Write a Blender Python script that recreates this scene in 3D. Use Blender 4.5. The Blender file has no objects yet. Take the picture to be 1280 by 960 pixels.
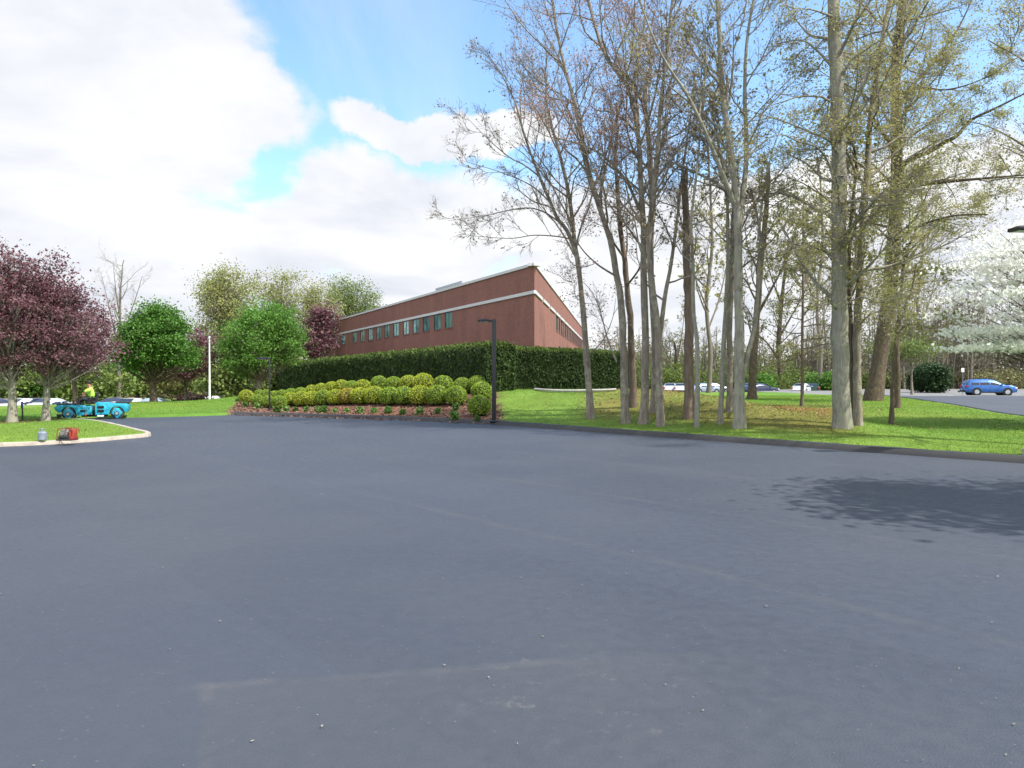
import bpy, bmesh, math, random
import numpy as np
from mathutils import Vector, Matrix

R_ = math.radians
sc = bpy.context.scene
C = sc.collection
F = 890.0; EYE = 1.6; HOR = 472.0
PITCH = math.atan((480 - HOR) / F)

# ------------------------------------------------------------------ camera model (used to measure the place)
def ray(px, py):
    u = (px - 640) / F; v = (480 - py) / F
    c, s = math.cos(PITCH), math.sin(PITCH)
    return np.array([u, c + v * s, v * c - s])
def at(px, py, Y):
    d = ray(px, py)
    return np.array([0, 0, EYE]) + d * (Y / d[1])
def flat(px, py, z=0.0):
    d = ray(px, py)
    return np.array([0, 0, EYE]) + d * ((z - EYE) / d[2])

# ------------------------------------------------------------------ object helpers
def mk(name, groups, mats, parent=None, smooth=True, loc=None, attr=None):
    """groups: list of (verts, faces[, material index]); ONE mesh object"""
    vs, nv, loops, sizes, mi = [], 0, [], [], []
    for g in groups:
        v, fs = np.asarray(g[0], dtype=np.float64).reshape(-1, 3), g[1]
        m = g[2] if len(g) > 2 else 0
        if isinstance(fs, list) and len(fs) and not isinstance(fs[0], np.ndarray): fs = [np.asarray(fs)]
        for f in (fs if isinstance(fs, list) else [fs]):
            f = np.asarray(f, dtype=np.int64)
            if f.size == 0: continue
            loops.append((f + nv).ravel()); sizes.append(np.full(len(f), f.shape[1])); mi.append(np.full(len(f), m))
        vs.append(v); nv += len(v)
    V = np.concatenate(vs); L = np.concatenate(loops); S = np.concatenate(sizes); M = np.concatenate(mi)
    if loc is not None: V = V - np.asarray(loc)
    me = bpy.data.meshes.new(name)
    me.vertices.add(len(V)); me.vertices.foreach_set('co', V.astype(np.float32).ravel())
    me.loops.add(len(L)); me.loops.foreach_set('vertex_index', L.astype(np.int32))
    me.polygons.add(len(S))
    me.polygons.foreach_set('loop_start', np.concatenate([[0], np.cumsum(S)[:-1]]).astype(np.int32))
    try: me.polygons.foreach_set('loop_total', S.astype(np.int32))
    except Exception: pass
    me.polygons.foreach_set('material_index', M.astype(np.int32))
    me.polygons.foreach_set('use_smooth', np.full(len(S), bool(smooth)))
    for m in (mats if isinstance(mats, (list, tuple)) else [mats]): me.materials.append(m)
    if attr is not None:
        a = me.color_attributes.new('col', 'FLOAT_COLOR', 'POINT')
        cc = np.ones((len(V), 4), np.float32); cc[:, :3] = attr
        a.data.foreach_set('color', cc.ravel())
    me.update(); me.validate()
    o = bpy.data.objects.new(name, me); C.objects.link(o)
    if parent is not None: o.parent = parent
    if loc is not None and parent is None: o.location = loc
    return o

def tag(o, label=None, cat=None, group=None, kind=None):
    if label: o['label'] = label
    if cat: o['category'] = cat
    if group: o['group'] = group
    if kind: o['kind'] = kind
    return o
def thing(name, label, cat, loc=(0, 0, 0), rz=0.0, group=None):
    o = bpy.data.objects.new(name, None); C.objects.link(o)
    o.empty_display_size = .2
    o.location = tuple(float(a) for a in loc); o.rotation_euler = (0, 0, rz)
    return tag(o, label, cat, group)
def copy_tree(o, parent=None):
    c = o.copy(); C.objects.link(c); c.parent = parent
    for ch in list(o.children): copy_tree(ch, c)
    return c

class MB:
    """collects shapes for one mesh"""
    def __init__(s): s.bm = bmesh.new()
    def box(s, c, size, rot=None, bev=0.0):
        r = bmesh.ops.create_cube(s.bm, size=1.0); v = r['verts']
        M = Matrix.Translation(Vector(c)) @ (rot.to_4x4() if rot is not None else Matrix()) @ Matrix.Diagonal((*size, 1))
        bmesh.ops.transform(s.bm, matrix=M, verts=v)
        if bev > 0:
            es = list({e for q in v for e in q.link_edges})
            bmesh.ops.bevel(s.bm, geom=es, offset=bev, segments=2, affect='EDGES', profile=.5)
        return s
    def cyl(s, p0, p1, r0, r1=None, seg=16, caps=True):
        r1 = r0 if r1 is None else r1
        p0, p1 = Vector(p0), Vector(p1); d = p1 - p0
        r = bmesh.ops.create_cone(s.bm, cap_ends=caps, segments=seg, radius1=r0, radius2=r1, depth=d.length)
        q = Vector((0, 0, 1)).rotation_difference(d.normalized())
        bmesh.ops.transform(s.bm, matrix=Matrix.Translation((p0 + p1) / 2) @ q.to_matrix().to_4x4(), verts=r['verts'])
        return s
    def sph(s, c, r, u=14, v=10):
        q = bmesh.ops.create_uvsphere(s.bm, u_segments=u, v_segments=v, radius=1)
        rr = r if isinstance(r, (tuple, list)) else (r, r, r)
        bmesh.ops.transform(s.bm, matrix=Matrix.Translation(Vector(c)) @ Matrix.Diagonal((*rr, 1)), verts=q['verts'])
        return s
    def prism(s, prof, y0, y1, bev=0.0):
        """profile in x,z extruded from y0 to y1"""
        a = [s.bm.verts.new((x, y0, z)) for x, z in prof]; b = [s.bm.verts.new((x, y1, z)) for x, z in prof]
        n = len(prof); fs = [s.bm.faces.new(a), s.bm.faces.new(b[::-1])]
        for i in range(n): fs.append(s.bm.faces.new((a[i], b[i], b[(i + 1) % n], a[(i + 1) % n])))
        bmesh.ops.recalc_face_normals(s.bm, faces=fs)
        if bev > 0:
            bmesh.ops.bevel(s.bm, geom=list({e for f in fs[:2] for e in f.edges}), offset=bev, segments=2, affect='EDGES', profile=.5)
        return s
    def tube(s, pts, r, seg=8):
        for a, b in zip(pts[:-1], pts[1:]):
            s.cyl(a, b, r, r, seg)
        for p in pts[1:-1]: s.sph(p, r, 8, 6)
        return s
    def build(s, name, mat, parent=None, smooth=True, ang=35):
        me = bpy.data.meshes.new(name); bmesh.ops.recalc_face_normals(s.bm, faces=s.bm.faces)
        if smooth:
            for f in s.bm.faces: f.smooth = True
            for e in s.bm.edges:
                if len(e.link_faces) == 2 and e.calc_face_angle(0) > R_(ang): e.smooth = False
        s.bm.to_mesh(me); s.bm.free(); me.materials.append(mat)
        o = bpy.data.objects.new(name, me); C.objects.link(o)
        if parent is not None: o.parent = parent
        return o

# ------------------------------------------------------------------ materials
def newmat(name):
    m = bpy.data.materials.new(name); m.use_nodes = True
    nt = m.node_tree; nt.nodes.clear()
    out = nt.nodes.new('ShaderNodeOutputMaterial')
    return m, nt, out
def N(nt, typ, **kw):
    n = nt.nodes.new(typ)
    for k, v in kw.items():
        if k.startswith('i_'):
            n.inputs[int(k[2:]) if k[2:].isdigit() else k[2:]].default_value = v
        else: setattr(n, k, v)
    return n
def L(nt, a, b): nt.links.new(a, b)
def ramp(nt, fac, stops):
    r = nt.nodes.new('ShaderNodeValToRGB'); el = r.color_ramp.elements
    while len(el) > 1: el.remove(el[-1])
    el[0].position = stops[0][0]; el[0].color = (*stops[0][1], 1)
    for p, c in stops[1:]:
        e = el.new(p); e.color = (*c, 1)
    L(nt, fac, r.inputs[0]); return r.outputs[0]
def noise(nt, vec, scale, detail=4, rough=.55, dist=0.0):
    n = N(nt, 'ShaderNodeTexNoise', noise_dimensions='3D')
    n.inputs['Scale'].default_value = scale; n.inputs['Detail'].default_value = detail
    n.inputs['Roughness'].default_value = rough; n.inputs['Distortion'].default_value = dist
    if vec is not None: L(nt, vec, n.inputs['Vector'])
    return n.outputs['Fac']
def coords(nt, kind='Object', scale=None):
    t = N(nt, 'ShaderNodeTexCoord').outputs[kind]
    if scale:
        m = N(nt, 'ShaderNodeMapping'); m.inputs['Scale'].default_value = scale
        L(nt, t, m.inputs['Vector']); return m.outputs[0]
    return t
def mixc(nt, fac, a, b, mode='MIX'):
    m = N(nt, 'ShaderNodeMix', data_type='RGBA', blend_type=mode)
    for s, v in ((m.inputs[0], fac), (m.inputs[6], a), (m.inputs[7], b)):
        if hasattr(v, 'is_linked') or isinstance(v, bpy.types.NodeSocket): L(nt, v, s)
        elif isinstance(v, (int, float)): s.default_value = v
        else: s.default_value = (*v, 1)
    return m.outputs[2]
def mth(nt, op, a, b=None, c=None, clamp=False):
    m = N(nt, 'ShaderNodeMath', operation=op, use_clamp=clamp)
    for i, v in enumerate((a, b, c)):
        if v is None: continue
        if isinstance(v, bpy.types.NodeSocket): L(nt, v, m.inputs[i])
        else: m.inputs[i].default_value = v
    return m.outputs[0]
def mrange(nt, v, a, b, c=0.0, d=1.0, smooth=True):
    m = N(nt, 'ShaderNodeMapRange', interpolation_type='SMOOTHSTEP' if smooth else 'LINEAR')
    L(nt, v, m.inputs[0])
    for i, x in enumerate((a, b, c, d)): m.inputs[1 + i].default_value = x
    return m.outputs[0]
def bump(nt, h, strength, dist):
    b = N(nt, 'ShaderNodeBump'); b.inputs['Strength'].default_value = strength; b.inputs['Distance'].default_value = dist
    L(nt, h, b.inputs['Height']); return b.outputs[0]
def pbsdf(nt, out, col, rough=.6, metal=0.0, spec=.5, normal=None, coat=0.0):
    p = N(nt, 'ShaderNodeBsdfPrincipled')
    if isinstance(col, bpy.types.NodeSocket): L(nt, col, p.inputs['Base Color'])
    else: p.inputs['Base Color'].default_value = (*col, 1)
    if isinstance(rough, bpy.types.NodeSocket): L(nt, rough, p.inputs['Roughness'])
    else: p.inputs['Roughness'].default_value = rough
    p.inputs['Metallic'].default_value = metal
    p.inputs['Specular IOR Level'].default_value = spec
    p.inputs['Coat Weight'].default_value = coat
    if normal is not None: L(nt, normal, p.inputs['Normal'])
    L(nt, p.outputs[0], out.inputs[0]); return p
def simple(name, col, rough=.55, metal=0.0, spec=.5, var=.18, scale=6.0, coat=0.0):
    m, nt, out = newmat(name)
    n = noise(nt, coords(nt), scale, 5)
    c = ramp(nt, n, [(.3, tuple(x * (1 - var) for x in col)), (.7, tuple(min(1, x * (1 + var)) for x in col))])
    r = mrange(nt, n, .2, .8, max(0, rough - .08), min(1, rough + .08))
    pbsdf(nt, out, c, r, metal, spec, coat=coat); return m
def leafmat(name, cols, trans=.35, rough=.55):
    m, nt, out = newmat(name)
    g = N(nt, 'ShaderNodeNewGeometry')
    k = len(cols)
    c = ramp(nt, g.outputs['Random Per Island'], [(i / max(1, k - 1), cc) for i, cc in enumerate(cols)])
    d = N(nt, 'ShaderNodeBsdfPrincipled'); L(nt, c, d.inputs['Base Color'])
    d.inputs['Roughness'].default_value = rough; d.inputs['Specular IOR Level'].default_value = .25
    t = N(nt, 'ShaderNodeBsdfTranslucent'); L(nt, c, t.inputs[0])
    x = N(nt, 'ShaderNodeMixShader'); x.inputs[0].default_value = trans
    L(nt, d.outputs[0], x.inputs[1]); L(nt, t.outputs[0], x.inputs[2]); L(nt, x.outputs[0], out.inputs[0]); return m
def barkmat(name, a, b, lichen=None, sc_=7.0):
    m, nt, out = newmat(name)
    v = coords(nt, 'Object', (sc_, sc_, sc_ * .16)); v2 = coords(nt, 'Object', (1, 1, 1))
    n1 = noise(nt, v, 2.2, 6, .65, .6); n2 = noise(nt, v2, 5.0, 5, .65)
    c = ramp(nt, n1, [(.3, a), (.52, tuple((x + y) / 2 for x, y in zip(a, b))), (.72, b)])
    if lichen: c = mixc(nt, mrange(nt, n2, .50, .62, 0, .85), c, lichen)
    pbsdf(nt, out, c, .9, 0, .15, bump(nt, n1, .7, .03)); return m

def asphalt_mat(name, base, seams=False, worn=0.0):
    m, nt, out = newmat(name)
    v = coords(nt)
    fine = noise(nt, v, 90, 3, .7); mid = noise(nt, v, 9, 5, .6); big = noise(nt, v, .35, 4, .55)
    vor = N(nt, 'ShaderNodeTexVoronoi', feature='F1'); vor.inputs['Scale'].default_value = 110; L(nt, v, vor.inputs['Vector'])
    b0 = tuple(x * .80 for x in base); b1 = tuple(x * 1.22 for x in base)
    c = ramp(nt, mth(nt, 'ADD', mth(nt, 'MULTIPLY', fine, .6), mth(nt, 'MULTIPLY', mid, .4)), [(.30, b0), (.5, base), (.72, b1)])
    c = mixc(nt, mrange(nt, big, .35, .7, 0, .55), c, tuple(x * y for x, y in zip(base, (1.45, 1.36, 1.22))))
    # pale stones showing in the mix
    st = N(nt, 'ShaderNodeTexVoronoi', feature='F1'); st.inputs['Scale'].default_value = 26; L(nt, v, st.inputs['Vector'])
    sep = N(nt, 'ShaderNodeSeparateColor'); L(nt, st.outputs['Color'], sep.inputs[0])
    s1 = mth(nt, 'MULTIPLY', mrange(nt, st.outputs['Distance'], .10, .2, 1, 0), mth(nt, 'GREATER_THAN', sep.outputs[0], .9))
    c = mixc(nt, mth(nt, 'MULTIPLY', s1, .3), c, (.20, .19, .18))
    if seams:
        sx = N(nt, 'ShaderNodeSeparateXYZ'); L(nt, v, sx.inputs[0])
        wob = mth(nt, 'MULTIPLY', mth(nt, 'SUBTRACT', noise(nt, v, .5, 2), .5), .25)
        q = mth(nt, 'ADD', mth(nt, 'ADD', mth(nt, 'MULTIPLY', sx.outputs[0], .7386), mth(nt, 'MULTIPLY', sx.outputs[1], .6742)), wob)
        p = mth(nt, 'ADD', mth(nt, 'MULTIPLY', sx.outputs[0], .6742), mth(nt, 'MULTIPLY', sx.outputs[1], -.7386))
        brk = noise(nt, v, 1.6, 4, .65)
        for off, w, amt in ((5.1, .05, .2), (7.5, .04, .18), (10.4, .12, .16), (13.2, .1, .14)):
            dd = mth(nt, 'ABSOLUTE', mth(nt, 'SUBTRACT', q, off))
            line = mth(nt, 'MULTIPLY', mrange(nt, dd, w * .3, w * 2.4, 1, 0), mrange(nt, brk, .35, .65, .25, 1))
            c = mixc(nt, mth(nt, 'MULTIPLY', line, amt), c, (.098, .093, .088))
        # each pass of the paver has its own tone
        ps = N(nt, 'ShaderNodeTexWhiteNoise', noise_dimensions='1D')
        L(nt, mth(nt, 'FLOOR', mth(nt, 'DIVIDE', mth(nt, 'ADD', q, 50 - 5.1), 2.6)), ps.inputs['W'])
        c = mixc(nt, mth(nt, 'MULTIPLY', ps.outputs['Value'], .22), c, tuple(x * 1.35 for x in base))
        # scuffed, slightly dusty older patch near the camera
        X, Y = sx.outputs[0], sx.outputs[1]
        pw = mth(nt, 'MULTIPLY', mth(nt, 'SUBTRACT', noise(nt, v, 1.3, 3), .5), .12)
        yy = mth(nt, 'ADD', mth(nt, 'SUBTRACT', Y, mth(nt, 'MULTIPLY', X, .17)), pw)
        xx = mth(nt, 'ADD', X, pw)
        pm = mth(nt, 'MULTIPLY', mrange(nt, yy, 3.92, 4.0, 1, 0), mth(nt, 'MULTIPLY', mrange(nt, mth(nt, 'ADD', xx, mth(nt, 'MULTIPLY', Y, .43)), -.06, .02), mrange(nt, xx, .5, 1.6, 1, 0)))
        c = mixc(nt, mth(nt, 'MULTIPLY', pm, .22), c, (.070, .068, .068))
        edge = mth(nt, 'MULTIPLY', mrange(nt, mth(nt, 'ABSOLUTE', mth(nt, 'SUBTRACT', yy, 3.95)), .01, .07, 1, 0), mth(nt, 'MULTIPLY', mrange(nt, xx, -1.75, -1.6), mrange(nt, xx, .2, .9, 1, 0)))
        c = mixc(nt, mth(nt, 'MULTIPLY', mth(nt, 'MULTIPLY', edge, mrange(nt, brk, .4, .62)), .13), c, (.15, .14, .13))
        edge2 = mth(nt, 'MULTIPLY', mrange(nt, mth(nt, 'ABSOLUTE', mth(nt, 'ADD', xx, mth(nt, 'MULTIPLY', Y, .43))), .01, .06, 1, 0), mrange(nt, yy, 3.98, 4.02, 1, 0))
        c = mixc(nt, mth(nt, 'MULTIPLY', mth(nt, 'MULTIPLY', edge2, mrange(nt, brk, .45, .62)), .12), c, (.15, .14, .13))
        # dried scuff spots
        sp = noise(nt, v, 2.7, 6, .75)
        dst = N(nt, 'ShaderNodeVectorMath', operation='DISTANCE'); L(nt, v, dst.inputs[0]); dst.inputs[1].default_value = (.35, 3.65, 0)
        c = mixc(nt, mth(nt, 'MULTIPLY', mth(nt, 'MULTIPLY', mrange(nt, sp, .56, .68), mrange(nt, dst.outputs['Value'], .2, .75, 1, 0)), .55), c, (.2, .19, .18))
    if worn:
        c = mixc(nt, mth(nt, 'MULTIPLY', mrange(nt, mid, .4, .7), worn), c, (.3, .29, .28))
    h = mth(nt, 'ADD', mth(nt, 'MULTIPLY', vor.outputs['Distance'], .8), mth(nt, 'MULTIPLY', fine, .6))
    pbsdf(nt, out, c, mrange(nt, mid, .3, .7, .56, .74), 0, .40, bump(nt, h, .30, .006)); return m

def ground_mat():
    m, nt, out = newmat('lawn_ground')
    v = coords(nt)
    a = N(nt, 'ShaderNodeVertexColor', layer_name='col')
    n1 = noise(nt, v, 1.3, 6, .65); n2 = noise(nt, v, 24, 4, .7); n3 = noise(nt, v, .28, 3)
    k = mth(nt, 'ADD', mth(nt, 'MULTIPLY', n1, .7), mth(nt, 'MULTIPLY', n2, .7))
    mul = ramp(nt, k, [(.42, (.60, .62, .55)), (.7, (1, 1, 1)), (.95, (1.35, 1.28, 1.25))])
    c = mixc(nt, 1.0, a.outputs[0], mul, 'MULTIPLY')
    c = mixc(nt, mrange(nt, n3, .5, .75, 0, .25), c, mixc(nt, 1.0, a.outputs[0], (1.3, 1.0, .8), 'MULTIPLY'))
    pbsdf(nt, out, c, .95, 0, .1, bump(nt, k, .9, .06)); return m
def attr_leaf(name):
    m, nt, out = newmat(name)
    a = N(nt, 'ShaderNodeVertexColor', layer_name='col')
    d = N(nt, 'ShaderNodeBsdfDiffuse'); t = N(nt, 'ShaderNodeBsdfTranslucent')
    L(nt, a.outputs[0], d.inputs[0]); L(nt, a.outputs[0], t.inputs[0])
    x = N(nt, 'ShaderNodeMixShader'); x.inputs[0].default_value = .3
    L(nt, d.outputs[0], x.inputs[1]); L(nt, t.outputs[0], x.inputs[2]); L(nt, x.outputs[0], out.inputs[0]); return m
def brick_mat():
    m, nt, out = newmat('red_brick')
    v = coords(nt, 'UV')
    b = N(nt, 'ShaderNodeTexBrick'); L(nt, v, b.inputs['Vector'])
    b.inputs['Color1'].default_value = (.23, .094, .073, 1); b.inputs['Color2'].default_value = (.165, .069, .057, 1)
    b.inputs['Mortar'].default_value = (.25, .155, .135, 1); b.inputs['Scale'].default_value = 1
    b.inputs['Mortar Size'].default_value = .008; b.inputs['Brick Width'].default_value = .22; b.inputs['Row Height'].default_value = .075
    mp = N(nt, 'ShaderNodeMapping'); mp.inputs['Scale'].default_value = (.9, .16, 1); L(nt, v, mp.inputs[0])
    n = noise(nt, mp.outputs[0], .7, 6, .65); n2 = noise(nt, v, 2.1, 4, .6)
    c = mixc(nt, 1.0, b.outputs[0], ramp(nt, n, [(.3, (.82, .82, .85)), (.7, (1.18, 1.14, 1.1))]), 'MULTIPLY')
    c = mixc(nt, mrange(nt, n2, .45, .75, 0, .22), c, (.25, .11, .085))
    pbsdf(nt, out, c, .88, 0, .25, bump(nt, b.outputs['Fac'], -.4, .01)); return m

M = {}
M['asphalt'] = asphalt_mat('fresh_asphalt', (.039, .047, .064), seams=True)
M['berm'] = asphalt_mat('asphalt_berm', (.030, .031, .034))
M['old_asphalt'] = asphalt_mat('old_asphalt', (.15, .15, .15), worn=.3)
M['road'] = asphalt_mat('road_asphalt', (.055, .06, .072))
M['ground'] = ground_mat()
M['blade'] = attr_leaf('grass_blade')
M['brick'] = brick_mat()
M['white_trim'] = simple('white_trim', (.50, .51, .53), .6, var=.1)
M['concrete'] = simple('pale_concrete', (.33, .29, .245), .9, var=.25, scale=9)
M['stone_white'] = simple('white_edging', (.38, .365, .34), .85, var=.15, scale=5)
M['black_paint'] = simple('dark_bronze_paint', (.022, .021, .024), .45, var=.2)
M['grey_paint'] = simple('weathered_grey_paint', (.16, .16, .17), .55)
M['white_paint'] = simple('white_paint', (.8, .8, .82), .4, var=.05)
M['roofing'] = simple('roof_membrane', (.35, .35, .36), .9)
M['unit'] = simple('rooftop_metal', (.28, .30, .34), .6)
M['teal'] = simple('turquoise_paint', (.014, .32, .45), .42, var=.4, scale=4, coat=.3)
M['dark'] = simple('black_rubber', (.014, .014, .016), .75, var=.3, scale=10)
M['steel'] = simple('drum_steel', (.13, .135, .15), .42, .75, var=.35, scale=5)
M['hub'] = simple('bare_metal', (.55, .56, .58), .35, .8)
M['rust'] = simple('rusty_joint', (.16, .12, .07), .8)
M['orange'] = simple('orange_paint', (.32, .05, .022), .5, var=.2)
M['red'] = simple('red_paint', (.22, .018, .02), .5, var=.25)
M['can'] = simple('blue_grey_metal', (.22, .26, .30), .5, .25, var=.2)
M['engine'] = simple('engine_metal', (.30, .27, .24), .5, .6, var=.5, scale=30)
M['hivis'] = simple('hi_vis_cloth', (.50, .86, .12), .85, var=.1)
M['trousers'] = simple('dark_trousers', (.02, .022, .03), .9)
M['skin'] = simple('skin', (.34, .18, .12), .6, var=.1)
M['hair'] = simple('dark_hair', (.02, .015, .012), .8)
M['sign_blue'] = simple('blue_plate', (.02, .04, .30), .5)
M['plastic_black'] = simple('black_plastic', (.02, .02, .02), .5)
M['glass_car'] = simple('car_glass', (.015, .02, .024), .06, 0, .8, var=.1)
M['tyre'] = simple('tyre_rubber', (.018, .018, .018), .85)
M['rim'] = simple('alloy_rim', (.5, .51, .53), .3, .8)
M['tail'] = simple('red_lamp_lens', (.45, .02, .02), .2)
M['lamp_lens'] = simple('clear_lamp_lens', (.75, .77, .8), .15)
for nm, col in (('car_blue', (.022, .115, .38)), ('car_silver', (.52, .55, .6)), ('car_navy', (.018, .03, .075)), ('car_light_blue', (.12, .25, .5)), ('car_white', (.55, .56, .58)), ('car_black', (.016, .016, .018)), ('car_green', (.02, .05, .04)), ('car_greyblue', (.25, .32, .42)), ('car_maroon', (.05, .022, .022))):
    M[nm] = simple(nm, col, .3, .25, .5, var=.06, coat=.6)
def winmat():
    m, nt, out = newmat('tinted_window_glass')
    oi = N(nt, 'ShaderNodeObjectInfo')
    c = ramp(nt, oi.outputs['Random'], [(0, (.10, .24, .24)), (.5, (.17, .38, .37)), (1, (.26, .52, .50))])
    n = noise(nt, coords(nt), .9, 3)
    c = mixc(nt, mrange(nt, n, .4, .62, 0, .75), c, (.04, .09, .085))
    pbsdf(nt, out, c, .08, .15, .8); return m
M['window'] = winmat()
M['bark_grey'] = barkmat('grey_bark', (.125, .105, .085), (.31, .265, .215), (.29, .28, .215))
M['bark_pale'] = barkmat('pale_lichened_bark', (.15, .138, .112), (.37, .345, .29), (.27, .285, .20))
M['bark_brown'] = barkmat('brown_bark', (.075, .058, .045), (.18, .14, .105))
M['bark_dark'] = barkmat('dark_bark', (.05, .039, .031), (.14, .105, .08), (.14, .12, .07))
M['bark_far'] = barkmat('distant_bark', (.11, .096, .08), (.22, .195, .165))
M['twig'] = barkmat('twig_bark', (.19, .165, .142), (.31, .272, .24))
M['twig_far'] = barkmat('distant_twig_bark', (.15, .132, .118), (.24, .215, .195))
M['snag'] = barkmat('dead_wood', (.12, .09, .068), (.26, .20, .155))
M['olive'] = leafmat('olive_new_leaves', [(.23, .22, .075), (.33, .31, .11), (.42, .39, .17), (.28, .275, .09)], .45)
M['olive_far'] = leafmat('distant_olive_leaves', [(.22, .24, .085), (.31, .33, .12), (.38, .39, .17)], .45)
M['hedge_new'] = leafmat('hedge_sunlit_top_leaves', [(.05, .085, .018), (.085, .13, .028), (.12, .165, .04)], .3, .8)  # yellow-green for the hedge top: sunlight put into the leaf colour
M['hedge_dark'] = leafmat('dark_hedge_leaves', [(.014, .030, .009), (.024, .046, .012), (.042, .070, .017), (.02, .036, .010)], .2, .8)
M['olive_green'] = leafmat('olive_green_leaves', [(.14, .16, .05), (.22, .235, .075), (.28, .28, .10)])
M['bud'] = leafmat('pink_maple_buds', [(.34, .19, .16), (.46, .26, .23), (.38, .24, .17), (.52, .34, .30)])
M['budbrown'] = leafmat('brown_buds', [(.20, .165, .10), (.29, .245, .15), (.32, .22, .15)])
M['maroon'] = leafmat('maroon_leaves', [(.105, .048, .060), (.165, .076, .090), (.235, .125, .145), (.135, .06, .068)], .35, .5)
M['maple'] = leafmat('green_maple_leaves', [(.05, .125, .02), (.085, .20, .032), (.14, .29, .055), (.065, .16, .025)], .35)
M['lightgreen'] = leafmat('fresh_green_leaves', [(.075, .17, .03), (.125, .27, .045), (.17, .34, .065), (.10, .21, .04)], .4)
M['midgreen'] = leafmat('spring_green_leaves', [(.09, .14, .035), (.16, .22, .05), (.22, .28, .08)], .35)
M['blossom'] = leafmat('white_blossom', [(.88, .88, .84), (.91, .91, .89), (.86, .87, .80)], .5)
M['hedge_leaf'] = leafmat('hedge_leaves', [(.024, .048, .014), (.040, .074, .019), (.068, .112, .027), (.033, .060, .016), (.053, .088, .022)], .2, .8)
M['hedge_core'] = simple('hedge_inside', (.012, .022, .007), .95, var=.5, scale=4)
M['evergreen'] = leafmat('evergreen_leaves', [(.014, .035, .013), (.025, .06, .018), (.035, .075, .022)], .2)
M['box_a'] = leafmat('boxwood_green', [(.16, .25, .026), (.26, .38, .044), (.35, .48, .07)], .3)
M['box_b'] = leafmat('boxwood_yellow', [(.25, .31, .028), (.39, .46, .045), (.50, .56, .07)], .3)
M['box_c'] = leafmat('boxwood_orange_tinged', [(.26, .27, .03), (.44, .38, .05), (.52, .36, .09)], .3)
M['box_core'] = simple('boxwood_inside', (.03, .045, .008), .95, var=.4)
M['perennial'] = leafmat('perennial_leaves', [(.08, .16, .035), (.15, .26, .06), (.11, .20, .045)], .3)
M['wood_leaf'] = leafmat('woodland_twigs', [(.17, .17, .075), (.24, .21, .125), (.19, .22, .075), (.30, .27, .15)], .3)
M['brown_bush'] = leafmat('brown_bush', [(.035, .022, .018), (.06, .035, .028)], .2)
M['litter'] = leafmat('fallen_leaf_specks', [(.20, .17, .13), (.36, .32, .26), (.16, .10, .06), (.28, .25, .22)], .1)

# ------------------------------------------------------------------ terrain
def seg_dist(P, poly):
    d = np.full(len(P), 1e9)
    n = len(poly)
    for i in range(n):
        a, b = poly[i], poly[(i + 1) % n]; ab = b - a
        t = np.clip(((P - a) @ ab) / max(1e-9, ab @ ab), 0, 1)
        d = np.minimum(d, np.linalg.norm(P - (a + t[:, None] * ab), axis=1))
    return d
def inside(P, poly):
    r = np.zeros(len(P), bool); n = len(poly)
    for i in range(n):
        (x1, y1), (x2, y2) = poly[i], poly[(i + 1) % n]
        c = ((y1 > P[:, 1]) != (y2 > P[:, 1]))
        if y1 != y2: r ^= c & (P[:, 0] < (x2 - x1) * (P[:, 1] - y1) / (y2 - y1) + x1)
    return r
def sdist(P, poly): return np.where(inside(P, poly), -1, 1) * seg_dist(P, poly)
def chaikin(pts, it=2):
    p = np.array(pts, float)
    for _ in range(it):
        q = [p[0]]
        for a, b in zip(p[:-1], p[1:]): q += [a * .75 + b * .25, a * .25 + b * .75]
        q.append(p[-1]); p = np.array(q)
    return p
def ss(x, a, b):
    t = np.clip((x - a) / (b - a), 0, 1); return t * t * (3 - 2 * t)
g2 = lambda px, py: flat(px, py)[:2]
island_curb = chaikin([(-30, 6.5), (-22, 11.2), (-15, 15.2)] + [g2(*p) for p in [(0, 558.5), (60, 556), (120, 552), (165, 548), (187, 546), (188, 543.5)]] + [g2(*p) for p in [(170, 539), (150, 534), (128, 529), (105, 526), (78, 525)]], 2)
back_edge = chaikin([g2(76, 522.8)] + [g2(*p) for p in [(160, 522.3), (230, 520.8), (290, 518.8)]], 1)
curb_right = chaikin([g2(*p) for p in [(290, 518.8), (330, 519.6), (430, 522.5), (520, 525.5), (620, 530.5), (700, 536.5), (800, 544), (900, 551.5), (1000, 558.8), (1100, 566), (1280, 579)]] + [(16.5, 6.0), (24, -2.3), (37, -16.5)], 2)
lot = np.concatenate([[(-45, -12), ], island_curb, back_edge, curb_right, [(37, -30), (-45, -30)]])
road_edge = chaikin([(31.5, 62.0), g2(1126, 497.3), g2(1197, 508), g2(1230, 515), g2(1280, 523.5), (20.6, 22), (24, 15.5), (32, 8), (60, -4)], 2)
road = np.concatenate([road_edge, [(160, -4), (160, 62.0)]])
HDIR = np.array([-.467, .884]); H0 = at(604, 480, 32.0)[:2]      # hedge line along the building
HN = np.array([-.884, -.467])
def vnoise(x, y, s=1.0, seed=0):
    x = x / s + seed * 17.3; y = y / s - seed * 9.1
    xi = np.floor(x).astype(np.int64); yi = np.floor(y).astype(np.int64); fx = x - xi; fy = y - yi
    def hsh(a, b):
        n = (a * 374761393 + b * 668265263 + seed * 974711) & 0x7fffffff
        n = ((n ^ (n >> 13)) * 1274126177) & 0x7fffffff
        return ((n ^ (n >> 16)) & 0xffff) / 65535.0
    u = fx * fx * (3 - 2 * fx); v = fy * fy * (3 - 2 * fy)
    return (hsh(xi, yi) * (1 - u) + hsh(xi + 1, yi) * u) * (1 - v) + (hsh(xi, yi + 1) * (1 - u) + hsh(xi + 1, yi + 1) * u) * v
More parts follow.
